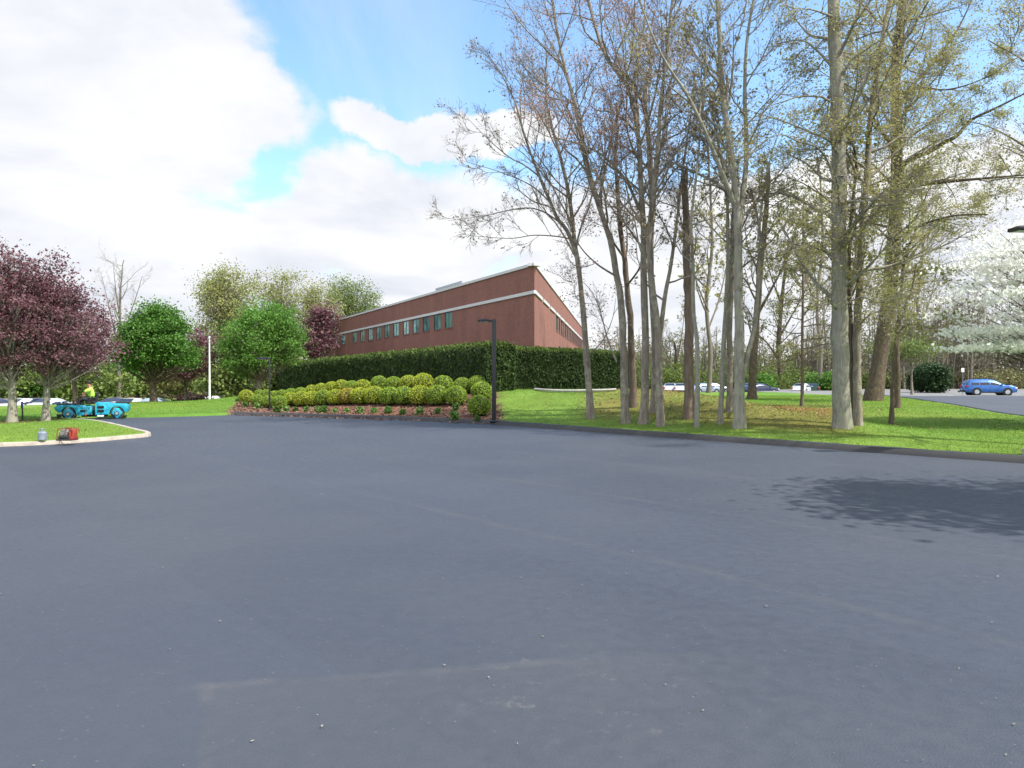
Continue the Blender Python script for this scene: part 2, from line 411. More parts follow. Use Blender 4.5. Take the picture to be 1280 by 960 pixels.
def fbm(x, y, s, seed=0): return sum(vnoise(x, y, s / 2 ** k, seed + k) * .5 ** (k + 1) for k in range(4)) / .9375
def lawn_h(x, y):
    """height of the grass / soil, without the paved areas cut in"""
    P = np.stack([x, y], 1)
    dc = np.maximum(sdist(P, lot), 0); s = (P - H0) @ HN; along = (P - H0) @ HDIR
    h = .09 + .03 * (fbm(x, y, 6, 3) - .5) * ss(dc, .3, 2)
    tgt = np.clip(1.6 - .0172 * y, 0.0, 1.1)
    w = ss(dc, 0, 8.0) * (1 - ss(s, 2.5, 11)) * (1 - ss(x, 5.5, 12.5)) * (1 - ss(y, 95, 120))
    h = h * (1 - w) + np.maximum(tgt, h) * w
    # falls to the car park behind on the left
    px = 640 + F * x / np.maximum(y, 5)
    cy = 37.5 + np.clip(px, -300, 290) * .036
    dl = ss(y, cy, cy + 13) * (1 - ss(px, 300, 395))
    h = h * (1 - dl) - 1.85 * dl
    h = h - .30 * ss(y, 60, 66) * ss(x, 27, 33)
    # falls to the far car park behind the grove
    dr = ss(y, 74, 88) * (1 - ss(x, 36, 44)) * ss(x, 6, 10)
    h = h * (1 - dr) - .62 * dr
    return h
def ground_h(x, y):
    x = np.atleast_1d(np.asarray(x, float)); y = np.atleast_1d(np.asarray(y, float)); P = np.stack([x, y], 1)
    d = np.minimum(sdist(P, lot), sdist(P, road))
    h = lawn_h(x, y)
    return np.where(d < 0, 0.0, h)
def hit(px, py):
    d = ray(px, py); Y = np.linspace(8, 200, 4000); p = np.array([0, 0, EYE]) + d * (Y / d[1])[:, None]
    hh = ground_h(p[:, 0], p[:, 1]); k = np.where(p[:, 2] <= hh)[0]
    q = p[k[0]] if len(k) else p[-1]
    return np.array([q[0], q[1], ground_h(q[0], q[1])[0]])

def axis(parts):
    return np.unique(np.concatenate([np.arange(a, b, s) for a, b, s in parts]))
gx = axis([(-1500, -200, 130), (-200, -60, 7), (-60, -26, .9), (-26, 26, .26), (26, 60, .9), (60, 200, 7), (200, 1600, 130)])
gy = axis([(-60, 4, 8), (4, 12, .5), (12, 46, .26), (46, 110, 1.0), (110, 220, 9), (220, 1800, 150)])
GX, GY = np.meshgrid(gx, gy); xf, yf = GX.ravel(), GY.ravel()
P2 = np.stack([xf, yf], 1)
dmin = np.minimum(sdist(P2, lot), sdist(P2, road))
zf = np.where(dmin < .02, -.35, np.minimum(lawn_h(xf, yf), 0.02 + np.maximum(dmin, 0) * 1.2))
# mulch bed outline
bed = np.array([hit(*p)[:2] for p in [(284, 517), (296, 503), (318, 491), (400, 486), (500, 478), (604, 476), (616, 486)]] + [hit(622, 502)[:2], hit(629, 515)[:2], hit(628, 527)[:2], g2(622, 531), g2(520, 527), g2(430, 524), g2(330, 521)])
def ground_col(x, y):
    P = np.stack([x, y], 1)
    n1 = fbm(x, y, 3.0, 5); n2 = fbm(x, y, .9, 8); n3 = fbm(x, y, 9, 11)
    c = np.array([.125, .215, .037])[None] * (.70 + .35 * n1 + .25 * n2)[:, None]
    c = c + (n3 - .5)[:, None] * np.array([.07, .03, .008])
    # mossy, litter-strewn floor of the grove
    q = x / np.maximum(y, 5); dcu = sdist(P, lot)
    g = ss(q, .07, .14) * (1 - ss(q, .43, .52)) * ss(dcu, 1.0, 3.0) * (1 - ss(y, 33, 44)) * (y > 10) * .95
    g = np.clip(g * (.3 + 1.5 * n1) - .05, 0, 1)
    moss = np.array([.165, .165, .042])[None] * (.8 + .4 * n2)[:, None]
    c = c * (1 - g[:, None]) + moss * g[:, None]
    lit = ss(np.exp(-(((x - 12.5) / 6.5) ** 2 + ((y - 33.5) / 5) ** 2)) * .8 + np.exp(-(((x - 6.5) / 3.5) ** 2 + ((y - 30) / 4) ** 2)) * .6 + (n2 - .5) * .9 + (n1 - .5) * .9, .42, .85)
    c = c * (1 - .8 * lit[:, None]) + np.array([.23, .125, .045])[None] * .8 * lit[:, None]
    far = ss(y, 75, 82) * (x > -5)
    c = c * (1 - .5 * far[:, None]) + np.array([.12, .10, .05]) * .5 * far[:, None]
    wood = ss(y, 112, 122)
    c = c * (1 - wood[:, None]) + np.array([.11, .075, .045]) * wood[:, None]
    db = sdist(P, bed)
    b = 1 - ss(db + (n2 - .5) * .5, -.15, .15)
    mulch = np.array([.145, .078, .056])[None] * (.6 + .8 * n2)[:, None]
    return np.clip(c * (1 - b[:, None]) + mulch * b[:, None], .003, 1), b, g
col, bmask, gmask = ground_col(xf, yf)
for (bx, by, rad) in [(*hit(12, 527)[:2], 1.1), (*hit(57, 525)[:2], .7)]:      # mulch rings at the maroon trees
    k = np.hypot(xf - bx, yf - by) < rad; col[k] = np.array([.12, .06, .04])
nx, ny = len(gx), len(gy)
ii = (np.arange(ny - 1)[:, None] * nx + np.arange(nx - 1)[None]).ravel()
quads = np.stack([ii, ii + 1, ii + nx + 1, ii + nx], 1)
o = mk('ground', [(np.stack([xf, yf, zf], 1), quads)], M['ground'], attr=col); tag(o, 'bright green lawn with mossy patches under the trees', 'lawn', kind='structure')

def sheet(name, poly, z, mat, label, cat):
    bm = bmesh.new(); vs = [bm.verts.new((p[0], p[1], z)) for p in poly]
    f = bm.faces.new(vs); bmesh.ops.triangulate(bm, faces=[f]); bmesh.ops.recalc_face_normals(bm, faces=bm.faces)
    if sum(q.normal.z for q in bm.faces) < 0: bmesh.ops.reverse_faces(bm, faces=bm.faces)
    me = bpy.data.meshes.new(name); bm.to_mesh(me); bm.free(); me.materials.append(mat)
    o = bpy.data.objects.new(name, me); C.objects.link(o); return tag(o, label, cat, kind='structure')
sheet('car_park', lot, 0.0, M['asphalt'], 'wide freshly laid dark asphalt car park', 'car park')
sheet('road', road, 0.0, M['road'], 'dark asphalt drive behind the grove', 'road')
def rect_sheet(name, x0, x1, y0, y1, z, label, mat=None):
    v = [(x0, y0, z), (x1, y0, z), (x1, y1, z), (x0, y1, z)]
    return tag(mk(name, [(v, [(0, 1, 2, 3)])], mat or M['old_asphalt'], smooth=False), label, 'car park', kind='structure')
rect_sheet('rear_car_park', 31.0, 150, 62.02, 110, -.155, 'worn pale grey asphalt lot beside the wood')
rect_sheet('far_car_park', 10, 38.5, 89, 108, -.585, 'old asphalt parking row beyond the grove')
rect_sheet('lower_car_park', -85, -23, 57.5, 80, -1.80, 'old asphalt parking row below the left lawn')
# painted bay lines on the worn lot
lines = []
for k in range(14):
    x = 38 + k * 2.7
    lines.append(([(x, 70, -.149), (x + .1, 70, -.149), (x + 1.0, 75, -.149), (x + .9, 75, -.149)], [(0, 1, 2, 3)]))
lines.append(([(31, 62.4, -.149), (110, 62.4, -.149), (110, 62.6, -.149), (31, 62.6, -.149)], [(0, 1, 2, 3)]))
tag(mk('road_markings', lines, M['white_paint'], smooth=False), 'faded white parking bay lines', 'marking', kind='structure')

def kerb(name, path, w, hgt, mat, label, inner=.0, jitter=.012, seed=1, rim=True):
    p = np.asarray(path, float); t = np.gradient(p, axis=0); t /= np.linalg.norm(t, axis=1)[:, None]
    # densify
    d = np.concatenate([[0], np.cumsum(np.linalg.norm(np.diff(p, axis=0), axis=1))])
    s = np.arange(0, d[-1], .25); p = np.stack([np.interp(s, d, p[:, i]) for i in range(2)], 1)
    t = np.gradient(p, axis=0); t /= np.linalg.norm(t, axis=1)[:, None]; n = np.stack([-t[:, 1], t[:, 0]], 1)   # left of travel = lawn side
    prof = [(-inner - w * .35, -.05), (-inner - w * .22, hgt * .35), (-inner, hgt * .92), (w * .25, hgt), (w * .75, hgt * .96), (w, hgt * .5), (w * 1.08, -.1)] if not rim else [(-.03, -.05), (-.015, hgt * .8), (.0, hgt), (w * .9, hgt), (w, hgt * .9), (w + .01, -.1)]
    rg = np.random.default_rng(seed); V = []
    for (a, z) in prof:
        jz = (rg.random(len(p)) - .5) * jitter * (1 if z > 0 else 0); ja = (fbm(p[:, 0], p[:, 1], 1.0, seed) - .5) * jitter * 6
        V.append(np.column_stack([p + n * (a + ja)[:, None], z + jz]))
    V = np.stack(V, 1); k = V.shape[1]; m = len(p)
    ii = (np.arange(m - 1)[:, None] * k + np.arange(k - 1)[None]).ravel()
    q = np.stack([ii, ii + 1, ii + k + 1, ii + k], 1)
    return tag(mk(name, [(V.reshape(-1, 3), q)], mat), label, 'kerb', kind='structure')
kerb('kerb', curb_right, .34, .125, M['berm'], 'low black asphalt berm along the lawn', rim=False)
kerb('kerb', island_curb, .13, .09, M['concrete'], 'pale concrete kerb round the left lawn', jitter=.006)
#kerb('kerb', back_edge, .14, .06, M['concrete'], 'thin pale edge behind the roller', jitter=.006)
kerb('kerb', road_edge, .2, .11, M['berm'], 'black asphalt kerb along the rear drive', rim=False)

# grass blades
rg = np.random.default_rng(7)
def blades(n, xr, yr, size, name, label):
    x = rg.uniform(*xr, n * 3); y = yr[0] + (yr[1] - yr[0]) * rg.random(n * 3) ** 1.5
    P = np.stack([x, y], 1); d = np.minimum(sdist(P, lot), sdist(P, road))
    px = 640 + F * x / y
    k = (d > .3) & (px > -40) & (px < 1330); x, y, d = x[k][:n], y[k][:n], d[k][:n]
    c, b, g = ground_col(x, y); k = b < .4; x, y, c, d = x[k], y[k], c[k], d[k]
    z = np.minimum(lawn_h(x, y), .02 + d * 1.2); m = len(x); a = rg.uniform(0, 2 * np.pi, m)
    s = size * rg.uniform(.6, 1.5, m) * (1 + y / 60); hh = s * rg.uniform(1.0, 2.2, m); lean = rg.normal(0, .45, (m, 2)) * hh[:, None]
    dx, dy = np.cos(a) * s * .42, np.sin(a) * s * .42
    v = np.stack([np.stack([x - dx, y - dy, z - .01], 1), np.stack([x + dx, y + dy, z - .01], 1), np.stack([x + lean[:, 0], y + lean[:, 1], z + hh], 1)], 1)
    cc = np.repeat(c * rg.uniform(.95, 1.6, (m, 1)), 3, axis=0)
    return tag(mk(name, [(v.reshape(-1, 3), np.arange(3 * m).reshape(m, 3))], M['blade'], attr=cc, smooth=False), label, 'grass', kind='stuff')
blades(300000, (-24, 30), (13, 60), .013, 'grass', 'short mown green grass blades covering the lawns')
def specks(n, region, name, label):
    m = n; d = rg.random(m) ** .6
    y = 2.6 + 16 * d ** 1.7; x = y * rg.uniform(-.74, .74, m); z = np.full(m, .006) + rg.random(m) * .006
    a = rg.uniform(0, 2 * np.pi, m); s = .002 + .007 * rg.random(m) ** 4 + .0006 * y
    k = ~((x > 4) & (y > 13)) ; x, y, z, a, s = x[k], y[k], z[k], a[k], s[k]; m = len(x)
    u = np.stack([np.cos(a), np.sin(a), rg.normal(0, .1, m)], 1) * s[:, None]; w = np.stack([-np.sin(a), np.cos(a), rg.normal(0, .12, m)], 1) * (s * rg.uniform(.3, .8, m))[:, None]
    p = np.stack([x, y, z + s * .3], 1)
    v = np.stack([p - u, p - w, p + u, p + w], 1).reshape(-1, 3)
    return tag(mk(name, [(v, np.arange(4 * m).reshape(m, 4))], M['litter'], smooth=False), label, 'leaf litter', kind='stuff')
specks(620, None, 'leaf_litter', 'pale fallen petals and bits of leaf on the asphalt')

def fallen(n):
    x = rg.uniform(1, 19, n); y = rg.uniform(20.5, 46, n); c, b, g = ground_col(x, y); d = sdist(np.stack([x, y], 1), lot)
    k = rg.random(n) < np.where(d > .8, .10 + .9 * g, .05) * (d > .35); x, y, d = x[k], y[k], d[k]; m = len(x)
    z = np.minimum(lawn_h(x, y), .02 + d * 1.2) + .022; s = rg.uniform(.02, .055, m)[:, None]; a = rg.uniform(0, 6.28, m)
    u = np.stack([np.cos(a), np.sin(a), rg.normal(0, .35, m)], 1) * s; w = np.stack([-np.sin(a), np.cos(a), rg.normal(0, .35, m)], 1) * s * .6; p = np.stack([x, y, z], 1)
    return tag(mk('fallen_leaves', [(np.stack([p - u, p - w, p + u, p + w], 1).reshape(-1, 3), np.arange(4 * m).reshape(m, 4))], M['old_leaf'], smooth=False), 'brown and tan fallen leaves on the mossy ground of the grove', 'leaf litter', kind='stuff')
M['old_leaf'] = leafmat('old_fallen_leaf', [(.13, .075, .03), (.26, .16, .07), (.34, .25, .14), (.18, .09, .035)], .15)
fallen(15000)

# ------------------------------------------------------------------ tree machinery
def norm(v): return v / np.maximum(np.linalg.norm(v, axis=-1, keepdims=True), 1e-9)
def tubes(P, R, m):
    n, k = R.shape
    T = norm(np.gradient(P, axis=1)); mt = norm(T.mean(axis=1))
    ref = np.where(np.abs(mt[:, 2:3]) < .8, np.array([[0, 0, 1.]]), np.array([[1., 0, 0]]))[:, None]
    u = norm(ref - (ref * T).sum(-1, keepdims=True) * T); v = np.cross(T, u)
    th = np.arange(m) * 2 * np.pi / m
    V = P[:, :, None] + R[:, :, None, None] * (np.cos(th)[:, None] * u[:, :, None] + np.sin(th)[:, None] * v[:, :, None])
    b = (np.arange(n)[:, None, None] * k + np.arange(k - 1)[None, :, None]) * m
    j = np.arange(m); j2 = (j + 1) % m
    q = np.stack([b + j, b + j2, b + m + j2, b + m + j], -1).reshape(-1, 4)
    return V.reshape(-1, 3), q
def resample(p, k):
    p = np.asarray(p, float)
    # smooth through the points (Catmull-Rom) then resample evenly
    if len(p) > 2:
        e = np.vstack([2 * p[0] - p[1], p, 2 * p[-1] - p[-2]]); o = []
        for i in range(1, len(e) - 2):
            t = np.linspace(0, 1, 8, endpoint=False)[:, None]; a, b, c, d = e[i - 1], e[i], e[i + 1], e[i + 2]
            o.append(.5 * ((2 * b) + (c - a) * t + (2 * a - 5 * b + 4 * c - d) * t ** 2 + (3 * b - a - 3 * c + d) * t ** 3))
        p = np.vstack(o + [p[-1:]])
    d = np.concatenate([[0], np.cumsum(np.linalg.norm(np.diff(p, axis=0), axis=1))]); s = np.linspace(0, d[-1], k)
    return np.stack([np.interp(s, d, p[:, i]) for i in range(3)], 1)
def grow(rg, P, R, cnt, f0, f1, ang, lenf, up, K, radf, rtip, wob=.18, lmin=.15, lmax=9, flatten=1.0, taper=.55, rcap=None):
    n, k = R.shape
    cnt = np.full(n, cnt) if np.isscalar(cnt) else np.asarray(cnt)
    f0 = np.full(n, f0) if np.isscalar(f0) else np.asarray(f0)
    idx = np.repeat(np.arange(n), cnt)
    if len(idx) == 0: return np.zeros((0, K, 3)), np.zeros((0, K))
    start = np.concatenate([[0], np.cumsum(cnt)[:-1]]); loc = np.arange(len(idx)) - start[idx]
    f = (loc + rg.random(len(idx))) / cnt[idx]; f = f0[idx] + (f1 - f0[idx]) * f
    g = f * (k - 1); i0 = np.clip(g.astype(int), 0, k - 2); fr = (g - i0)[:, None]
    pos = P[idx, i0] * (1 - fr) + P[idx, i0 + 1] * fr; T = norm(P[idx, i0 + 1] - P[idx, i0])
    r = R[idx, i0] * (1 - fr[:, 0]) + R[idx, i0 + 1] * fr[:, 0]
    plen = np.linalg.norm(np.diff(P, axis=1), axis=2).sum(1)[idx]
    rv = rg.normal(size=(len(idx), 3)); rv[:, 2] *= flatten
    pr = norm(rv - (rv * T).sum(1, keepdims=True) * T)
    a = R_(ang) * rg.uniform(.6, 1.35, len(idx))[:, None]
    d = norm(np.cos(a) * T + np.sin(a) * pr)
    Ln = np.clip(plen * lenf * (1 - taper * f) * rg.uniform(.55, 1.3, len(idx)), lmin, lmax)
    out = np.zeros((len(idx), K, 3)); out[:, 0] = pos; p = pos
    for s in range(1, K):
        d = norm(d + np.array([0, 0, up / (K - 1) * 1.6]) + rg.normal(0, wob, d.shape))
        p = p + d * (Ln / (K - 1))[:, None]; out[:, s] = p
    r0 = np.maximum(np.minimum(r * radf, Ln * .018 + .0015), rtip)
    if rcap: r0 = np.minimum(r0, rcap)
    RR = r0[:, None] * (1 - np.linspace(0, 1, K)[None] ** .9) + rtip * np.linspace(0, 1, K)[None] ** .9
    return out, RR
def leaves(rg, pos, size, flat_=.0, asp=.7):
    n = len(pos); s = size * rg.uniform(.55, 1.35, n)[:, None]
    a = norm(rg.normal(size=(n, 3)) * np.array([1, 1, 1 - flat_])); b = rg.normal(size=(n, 3)); b[:, 2] *= (1 - flat_)
    b = norm(b - (b * a).sum(1, keepdims=True) * a)
    c = np.cross(a, b) * .18 * s
    v = np.stack([pos - a * s, pos - b * s * asp + c, pos + a * s, pos + b * s * asp + c], 1)
    return v.reshape(-1, 3), np.arange(4 * n).reshape(n, 4)
def along(rg, P, n, jitter, fmin=.25):
    i = rg.integers(0, len(P), n); f = rg.uniform(fmin, 1, n) * (P.shape[1] - 1); j = np.clip(f.astype(int), 0, P.shape[1] - 2); t = (f - j)[:, None]
    return P[i, j] * (1 - t) + P[i, j + 1] * t + rg.normal(0, jitter, (n, 3))

def path3(pts, Y, dy=0.0):
    """pixel polyline -> world polyline; depth runs from Y to Y+dy along it"""
    k = len(pts); return np.array([at(px, py, Y + dy * (i / max(1, k - 1))) for i, (px, py) in enumerate(pts)])
def bare_tree(name, label, trunk, Y, r0, r1, limbs=(), extra_top=4.0, bark='bark_grey', leafm='budbrown', nleaf=1500, leafsize=.05, l1=(16, .3), seed=1,
              l1ang=48, up=.35, l1len=.30, dens=1.0, cluster=None, flatten=1.0, snag=False, l1max=4.5, group=None, flare=1.45, lmax2=None):
    rg = np.random.default_rng(seed)
    base = hit(*trunk[0]); Yb = base[1] if Y is None else Y
    K = 30
    tp = path3(trunk, Yb); tp[0, 2] = base[2] - .15 if Y is None else tp[0, 2] - .15
    if extra_top:                                     # the tree goes on above the frame
        d = norm(tp[-1] - tp[-2]); d = norm(d + np.array([rg.normal(0, .15), rg.normal(0, .15), .6])); tp = np.vstack([tp, tp[-1] + d * extra_top * .5 + rg.normal(0, .1, 3), tp[-1] + d * extra_top])
    P0 = resample(tp, K); P0[1:-1] += (rg.normal(0, 1, (K - 2, 3)) * np.array([.010, .010, 0])) * min(1, r0 / .15)
    s = np.linspace(0, 1, K); zrel = P0[:, 2] - P0[0, 2]
    R0 = (r0 + (r1 - r0) * s) * .91
    R0 = R0 * (1 + (flare - 1) * np.exp(-np.maximum(zrel - .1, 0) / .22))
    R0 *= 1 + .05 * np.sin(np.arange(K) * 1.7 + seed) + rg.normal(0, .025, K)
    Ps, Rs, F0 = [P0], [R0], [l1[1]]
    for lb in limbs:
        pts, ra, rb, dy = lb[:4]
        # start on the trunk at the nearest point so that the joint holds
        q = path3(pts, Yb, dy); j = np.argmin(np.abs(P0[:, 2] - q[0, 2])) if len(lb) < 5 else None
        Ps.append(resample(q, K)); Rs.append((ra + (rb - ra) * s ** .8) * .9); F0.append(.12)
    Pa, Ra = np.stack(Ps), np.stack(Rs)
    tv, tf = tubes(Pa, Ra, 10)
    plen = np.linalg.norm(np.diff(Pa, axis=1), axis=2).sum(1)
    n1 = np.maximum(3, (plen * l1[0] / 10 * dens)).astype(int)
    P1, R1 = grow(rg, Pa, Ra, n1, np.array(F0), .99, l1ang, l1len, up, 9, .5, .008, .13, .9, l1max, flatten, .45)
    P2, R2 = grow(rg, P1, R1, 6, .15, .98, 38, .48, up * .5, 6, .6, .0045, .085, .4, 2.6, flatten, .5)
    P3, R3 = grow(rg, P2, R2, 5, .12, .98, 36, .48, .08, 4, .7, .0034, .10, .25, 1.2, flatten, .4)
    P4, R4 = grow(rg, P3, R3, 2, .15, 1.0, 36, .6, .05, 3, .8, .003, .10, .12, .55, flatten, .3)
    root = thing(name, label, 'tree', base, group=group)
    bg = [(tv, tf)]; v, f = tubes(P1, R1, 6); 
    bg.append((v, f))
    if snag:                                           # splintered broken top
        for q in range(7):
            a = rg.uniform(0, 6.28); p = P0[-1] + np.array([np.cos(a), np.sin(a), 0]) * r1 * .6
            bg.append(tubes(np.array([[p - [0, 0, .3], p, p + [0, 0, rg.uniform(.15, .6)]]]), np.array([[r1 * .5, r1 * .4, .005]]), 5))
    mk('trunk', bg + [(*tubes(P2, R2, 4), 1), (*tubes(P3, R3, 3), 1), (*tubes(P4, R4, 3), 1)], [M[bark], M['twig']], root, loc=base)
    if nleaf:
        if cluster:                                    # leaves gather in small sprays at the twig ends
            nc = max(1, nleaf // cluster); c = along(rg, P4 if len(P4) > 50 else P3, nc, .03, .5)
            pos = np.repeat(c, cluster, axis=0) + rg.normal(0, 1, (nc * cluster, 3)) * np.array([.20, .20, .09])
        else: pos = along(rg, P4, nleaf, .03, .4)
        v, f = leaves(rg, pos, leafsize, .3)
        mk('crown', [(v, f)], M[leafm], root, smooth=False, loc=base)
    return root

def bez(a, b, c, K):
    t = np.linspace(0, 1, K)[None, :, None]; return a[:, None] * (1 - t) ** 2 + 2 * b[:, None] * t * (1 - t) + c[:, None] * t ** 2
def leafy_tree(name, label, base, trunk_r, trunk_h, lobes, nclump, per, lsize, crad, leafm, bark='bark_grey', twig='twig', seed=1, group=None, shell=.5, flat_=.6, lean=(0, 0), cat='tree', make=True, layer=None, lflat=.25):
    """lobes: (dx, dy, z, rx, ry, rz) round the trunk base"""
    rg = np.random.default_rng(seed); base = np.asarray(base, float); lb = np.array(lobes, float)
    w = (lb[:, 3] * lb[:, 4] * lb[:, 5]); w /= w.sum(); pick = rg.choice(len(lb), nclump, p=w); B = lb[pick]
    d = norm(rg.normal(size=(nclump, 3))); rr = rg.random(nclump)[:, None] ** shell
    cen = np.stack([B[:, 0], B[:, 1], B[:, 2]], 1) + d * rr * B[:, 3:6]
    if layer: cen[:, 2] = np.round(cen[:, 2] / layer) * layer + rg.normal(0, layer * .17, nclump)
    sc_ = crad * rg.uniform(.55, 1.3, nclump)
    ct = (per * rg.uniform(.4, 1.5, nclump)).astype(int)
    pos = np.repeat(cen, ct, axis=0) + rg.normal(size=(ct.sum(), 3)) * np.repeat(sc_, ct)[:, None] * np.array([1, 1, flat_])
    top = lb[:, 2].max() + lb[:, 5].max() * .15
    K = 14; zz = np.linspace(-.15, top, K); tp = np.stack([lean[0] * zz / top + .05 * np.sin(zz * 1.3 + seed), lean[1] * zz / top + .05 * np.cos(zz * 1.1), zz], 1)
    tr = trunk_r * (1 - .8 * np.clip(zz / top, 0, 1)) * (1 + .5 * np.exp(-np.maximum(zz, 0) / .2))
    zs = np.clip(cen[:, 2] * rg.uniform(.45, .8, nclump), trunk_h * .8, top * .9)
    st = np.stack([np.interp(zs, zz, tp[:, i]) for i in range(3)], 1)
    mid = (st + cen) / 2 + np.array([0, 0, -.12]) * np.linalg.norm(cen - st, axis=1)[:, None] + rg.normal(0, .12, cen.shape)
    BP = bez(st, mid, cen, 7); br = np.clip(trunk_r * .28 * rg.uniform(.5, 1.1, nclump), .012, .07)
    BR = br[:, None] * np.linspace(1, .2, 7)[None]
    P2, R2 = grow(rg, BP, BR, 4, .4, 1, 42, .35, .2, 4, .6, .005, .2, .2, 1.2)
    root = thing(name, label, cat, base, group=group)
    mk('trunk', [tubes(tp[None], tr[None], 10), tubes(BP, BR, 5), (*tubes(P2, R2, 3), 1)], [M[bark], M[twig]], root)
    v, f = leaves(rg, pos, lsize, lflat); mk('crown', [(v, f)], M[leafm], root, smooth=False)
    return root

# ------------------------------------------------------------------ the grove
T1 = bare_tree('maple_tree', 'slender bare grey tree at the left end of the grove, leaning over the building', [(739, 523), (735, 470), (730, 400), (724, 340), (718, 300), (712, 250), (703, 205), (690, 160), (682, 120)], None, .135, .03, [
    ([(720, 315), (708, 287), (697, 274), (688, 252), (680, 235), (672, 214), (662, 188), (652, 158), (643, 126), (626, 92), (603, 58)], .085, .008, -1.2),
    ([(697, 276), (680, 265), (662, 260), (640, 262), (603, 270), (560, 276)], .032, .006, -1.0),
    ([(676, 222), (655, 206), (636, 196), (608, 172), (581, 144)], .036, .006, .8),
    ([(716, 300), (700, 296), (668, 294), (634, 298), (574, 293)], .03, .006, 1.2),
    ([(690, 255), (664, 232), (625, 215), (575, 200)], .03, .006, -1.5),
    ([(652, 158), (650, 120), (655, 85), (650, 48)], .03, .006, .5),
    ([(733, 445), (752, 428), (765, 400), (770, 372)], .03, .006, -.8)],
    extra_top=1.0, l1=(17, .45), seed=11, up=.30, l1ang=42, nleaf=1400, leafsize=.035, l1len=.34, dens=1.0)
bare_tree('maple_tree', 'mottled grey tree second from the left of the grove, pink buds in its top', [(783, 529), (780, 470), (778, 400), (772, 350), (761, 294), (752, 268), (744, 243), (735, 213), (728, 178), (718, 130), (705, 80), (694, 30), (688, -20)], None, .145, .02, [
    ([(770, 345), (758, 338), (745, 329), (728, 312), (712, 286), (700, 262)], .04, .008, -1),
    ([(771, 453), (760, 425), (748, 382), (736, 360), (720, 345)], .035, .008, .9),
    ([(752, 268), (752, 235), (760, 200), (765, 160), (762, 110)], .05, .01, 1.0),
    ([(738, 222), (722, 200), (705, 185), (682, 150), (668, 120)], .04, .006, -1)],
    extra_top=1.5, l1=(17, .4), seed=22, nleaf=5000, leafsize=.03, leafm='bud', l1ang=48, up=.35, cluster=9, dens=.9)
bare_tree('maple_tree', 'thin brown tree standing behind the mottled second tree', [(792, 509), (791, 470), (789, 430), (786, 380), (780, 320), (774, 270), (770, 200)], None, .15, .05, [], extra_top=2, bark='bark_brown', l1=(12, .4), seed=23, nleaf=800, leafsize=.045)
bare_tree('maple_tree', 'tall dark trunk whose crown of pink buds forks high over the grove', [(804, 530), (806, 480), (807, 421), (806, 383), (805, 330), (804, 279), (801, 230), (799, 190), (797, 166), (790, 120), (772, 92), (756, 68), (745, 38), (736, 0), (730, -40)], None, .145, .025, [
    ([(798, 172), (797, 140), (794, 100), (800, 60), (806, 20), (804, -30)], .065, .02, .8),
    ([(799, 262), (790, 240), (780, 222), (757, 197), (735, 184), (718, 178), (698, 173), (680, 169), (660, 155)], .06, .008, -1.6),
    ([(792, 162), (780, 150), (762, 140), (745, 137), (728, 122)], .04, .008, -1.0),
    ([(796, 110), (782, 88), (778, 50), (770, 10)], .045, .012, -.7),
    ([(803, 300), (815, 262), (822, 215), (828, 170), (838, 120), (840, 70)], .05, .01, 1.4)],
    extra_top=1.5, bark='bark_grey', l1=(19, .4), seed=33, nleaf=9000, leafsize=.03, leafm='bud', l1ang=50, up=.38, cluster=9, dens=.85)
bare_tree('maple_tree', 'light trunk just behind the tall dark trunk, leaning left as it rises', [(818, 515), (819, 470), (819, 428), (816, 380), (813, 320), (815, 250), (812, 180), (806, 120)], None, .16, .05, [], extra_top=2, l1=(13, .4), seed=34, nleaf=1200, leafsize=.04, leafm='bud')
bare_tree('maple_tree', 'pale forked trunk, its right fork leaning towards the broken snag', [(826, 533), (824, 480), (823, 440), (822, 410), (817, 370), (812, 330), (812, 290), (817, 240), (822, 190), (826, 130), (834, 60), (840, 0)], None, .125, .03, [
    ([(824, 425), (828, 395), (832, 365), (838, 335), (843, 300), (847, 270), (851, 232), (858, 180), (866, 130)], .085, .02, .7),
    ([(814, 345), (800, 310), (792, 270), (780, 235)], .04, .01, -1)],
    extra_top=1.5, bark='bark_grey', l1=(15, .4), seed=44, nleaf=2200, leafsize=.045, leafm='budbrown')
bare_tree('dead_tree', 'thick straight dead trunk snapped off at the top, bare and splintered', [(861, 523), (861, 470), (861, 400), (859, 330), (857, 270), (856, 218)], None, .185, .105, [([(857, 300), (850, 270), (846, 240)], .03, .008, -.4)], extra_top=0, bark='snag', l1=(2.5, .6), seed=55, nleaf=0, snag=True, l1max=1.4, flare=1.25)
bare_tree('maple_tree', 'thin pale sapling rising in front of the dead trunk', [(871, 534), (872, 470), (871, 420), (867, 390), (866, 330), (864, 280), (868, 240), (874, 180)], None, .085, .02, [], extra_top=1.5, bark='bark_pale', l1=(13, .45), seed=66, nleaf=900, leafsize=.045, l1len=.25)
bare_tree('maple_tree', 'thin whitish trunk left of the lichen-mottled forked tree', [(900, 530), (903, 470), (906, 410), (909, 350), (910, 300), (908, 240), (898, 180), (890, 130)], None, .088, .025, [], extra_top=1.5, bark='bark_pale', l1=(13, .4), seed=77, nleaf=1200, leafsize=.045, l1len=.25)
bare_tree('maple_tree', 'straight grey trunk a little way behind the thin whitish one', [(912, 515), (912, 450), (912, 400), (915, 330), (917, 260), (915, 180)], None, .115, .05, [], extra_top=2, l1=(12, .4), seed=88, nleaf=1200, leafsize=.05, leafm='olive')
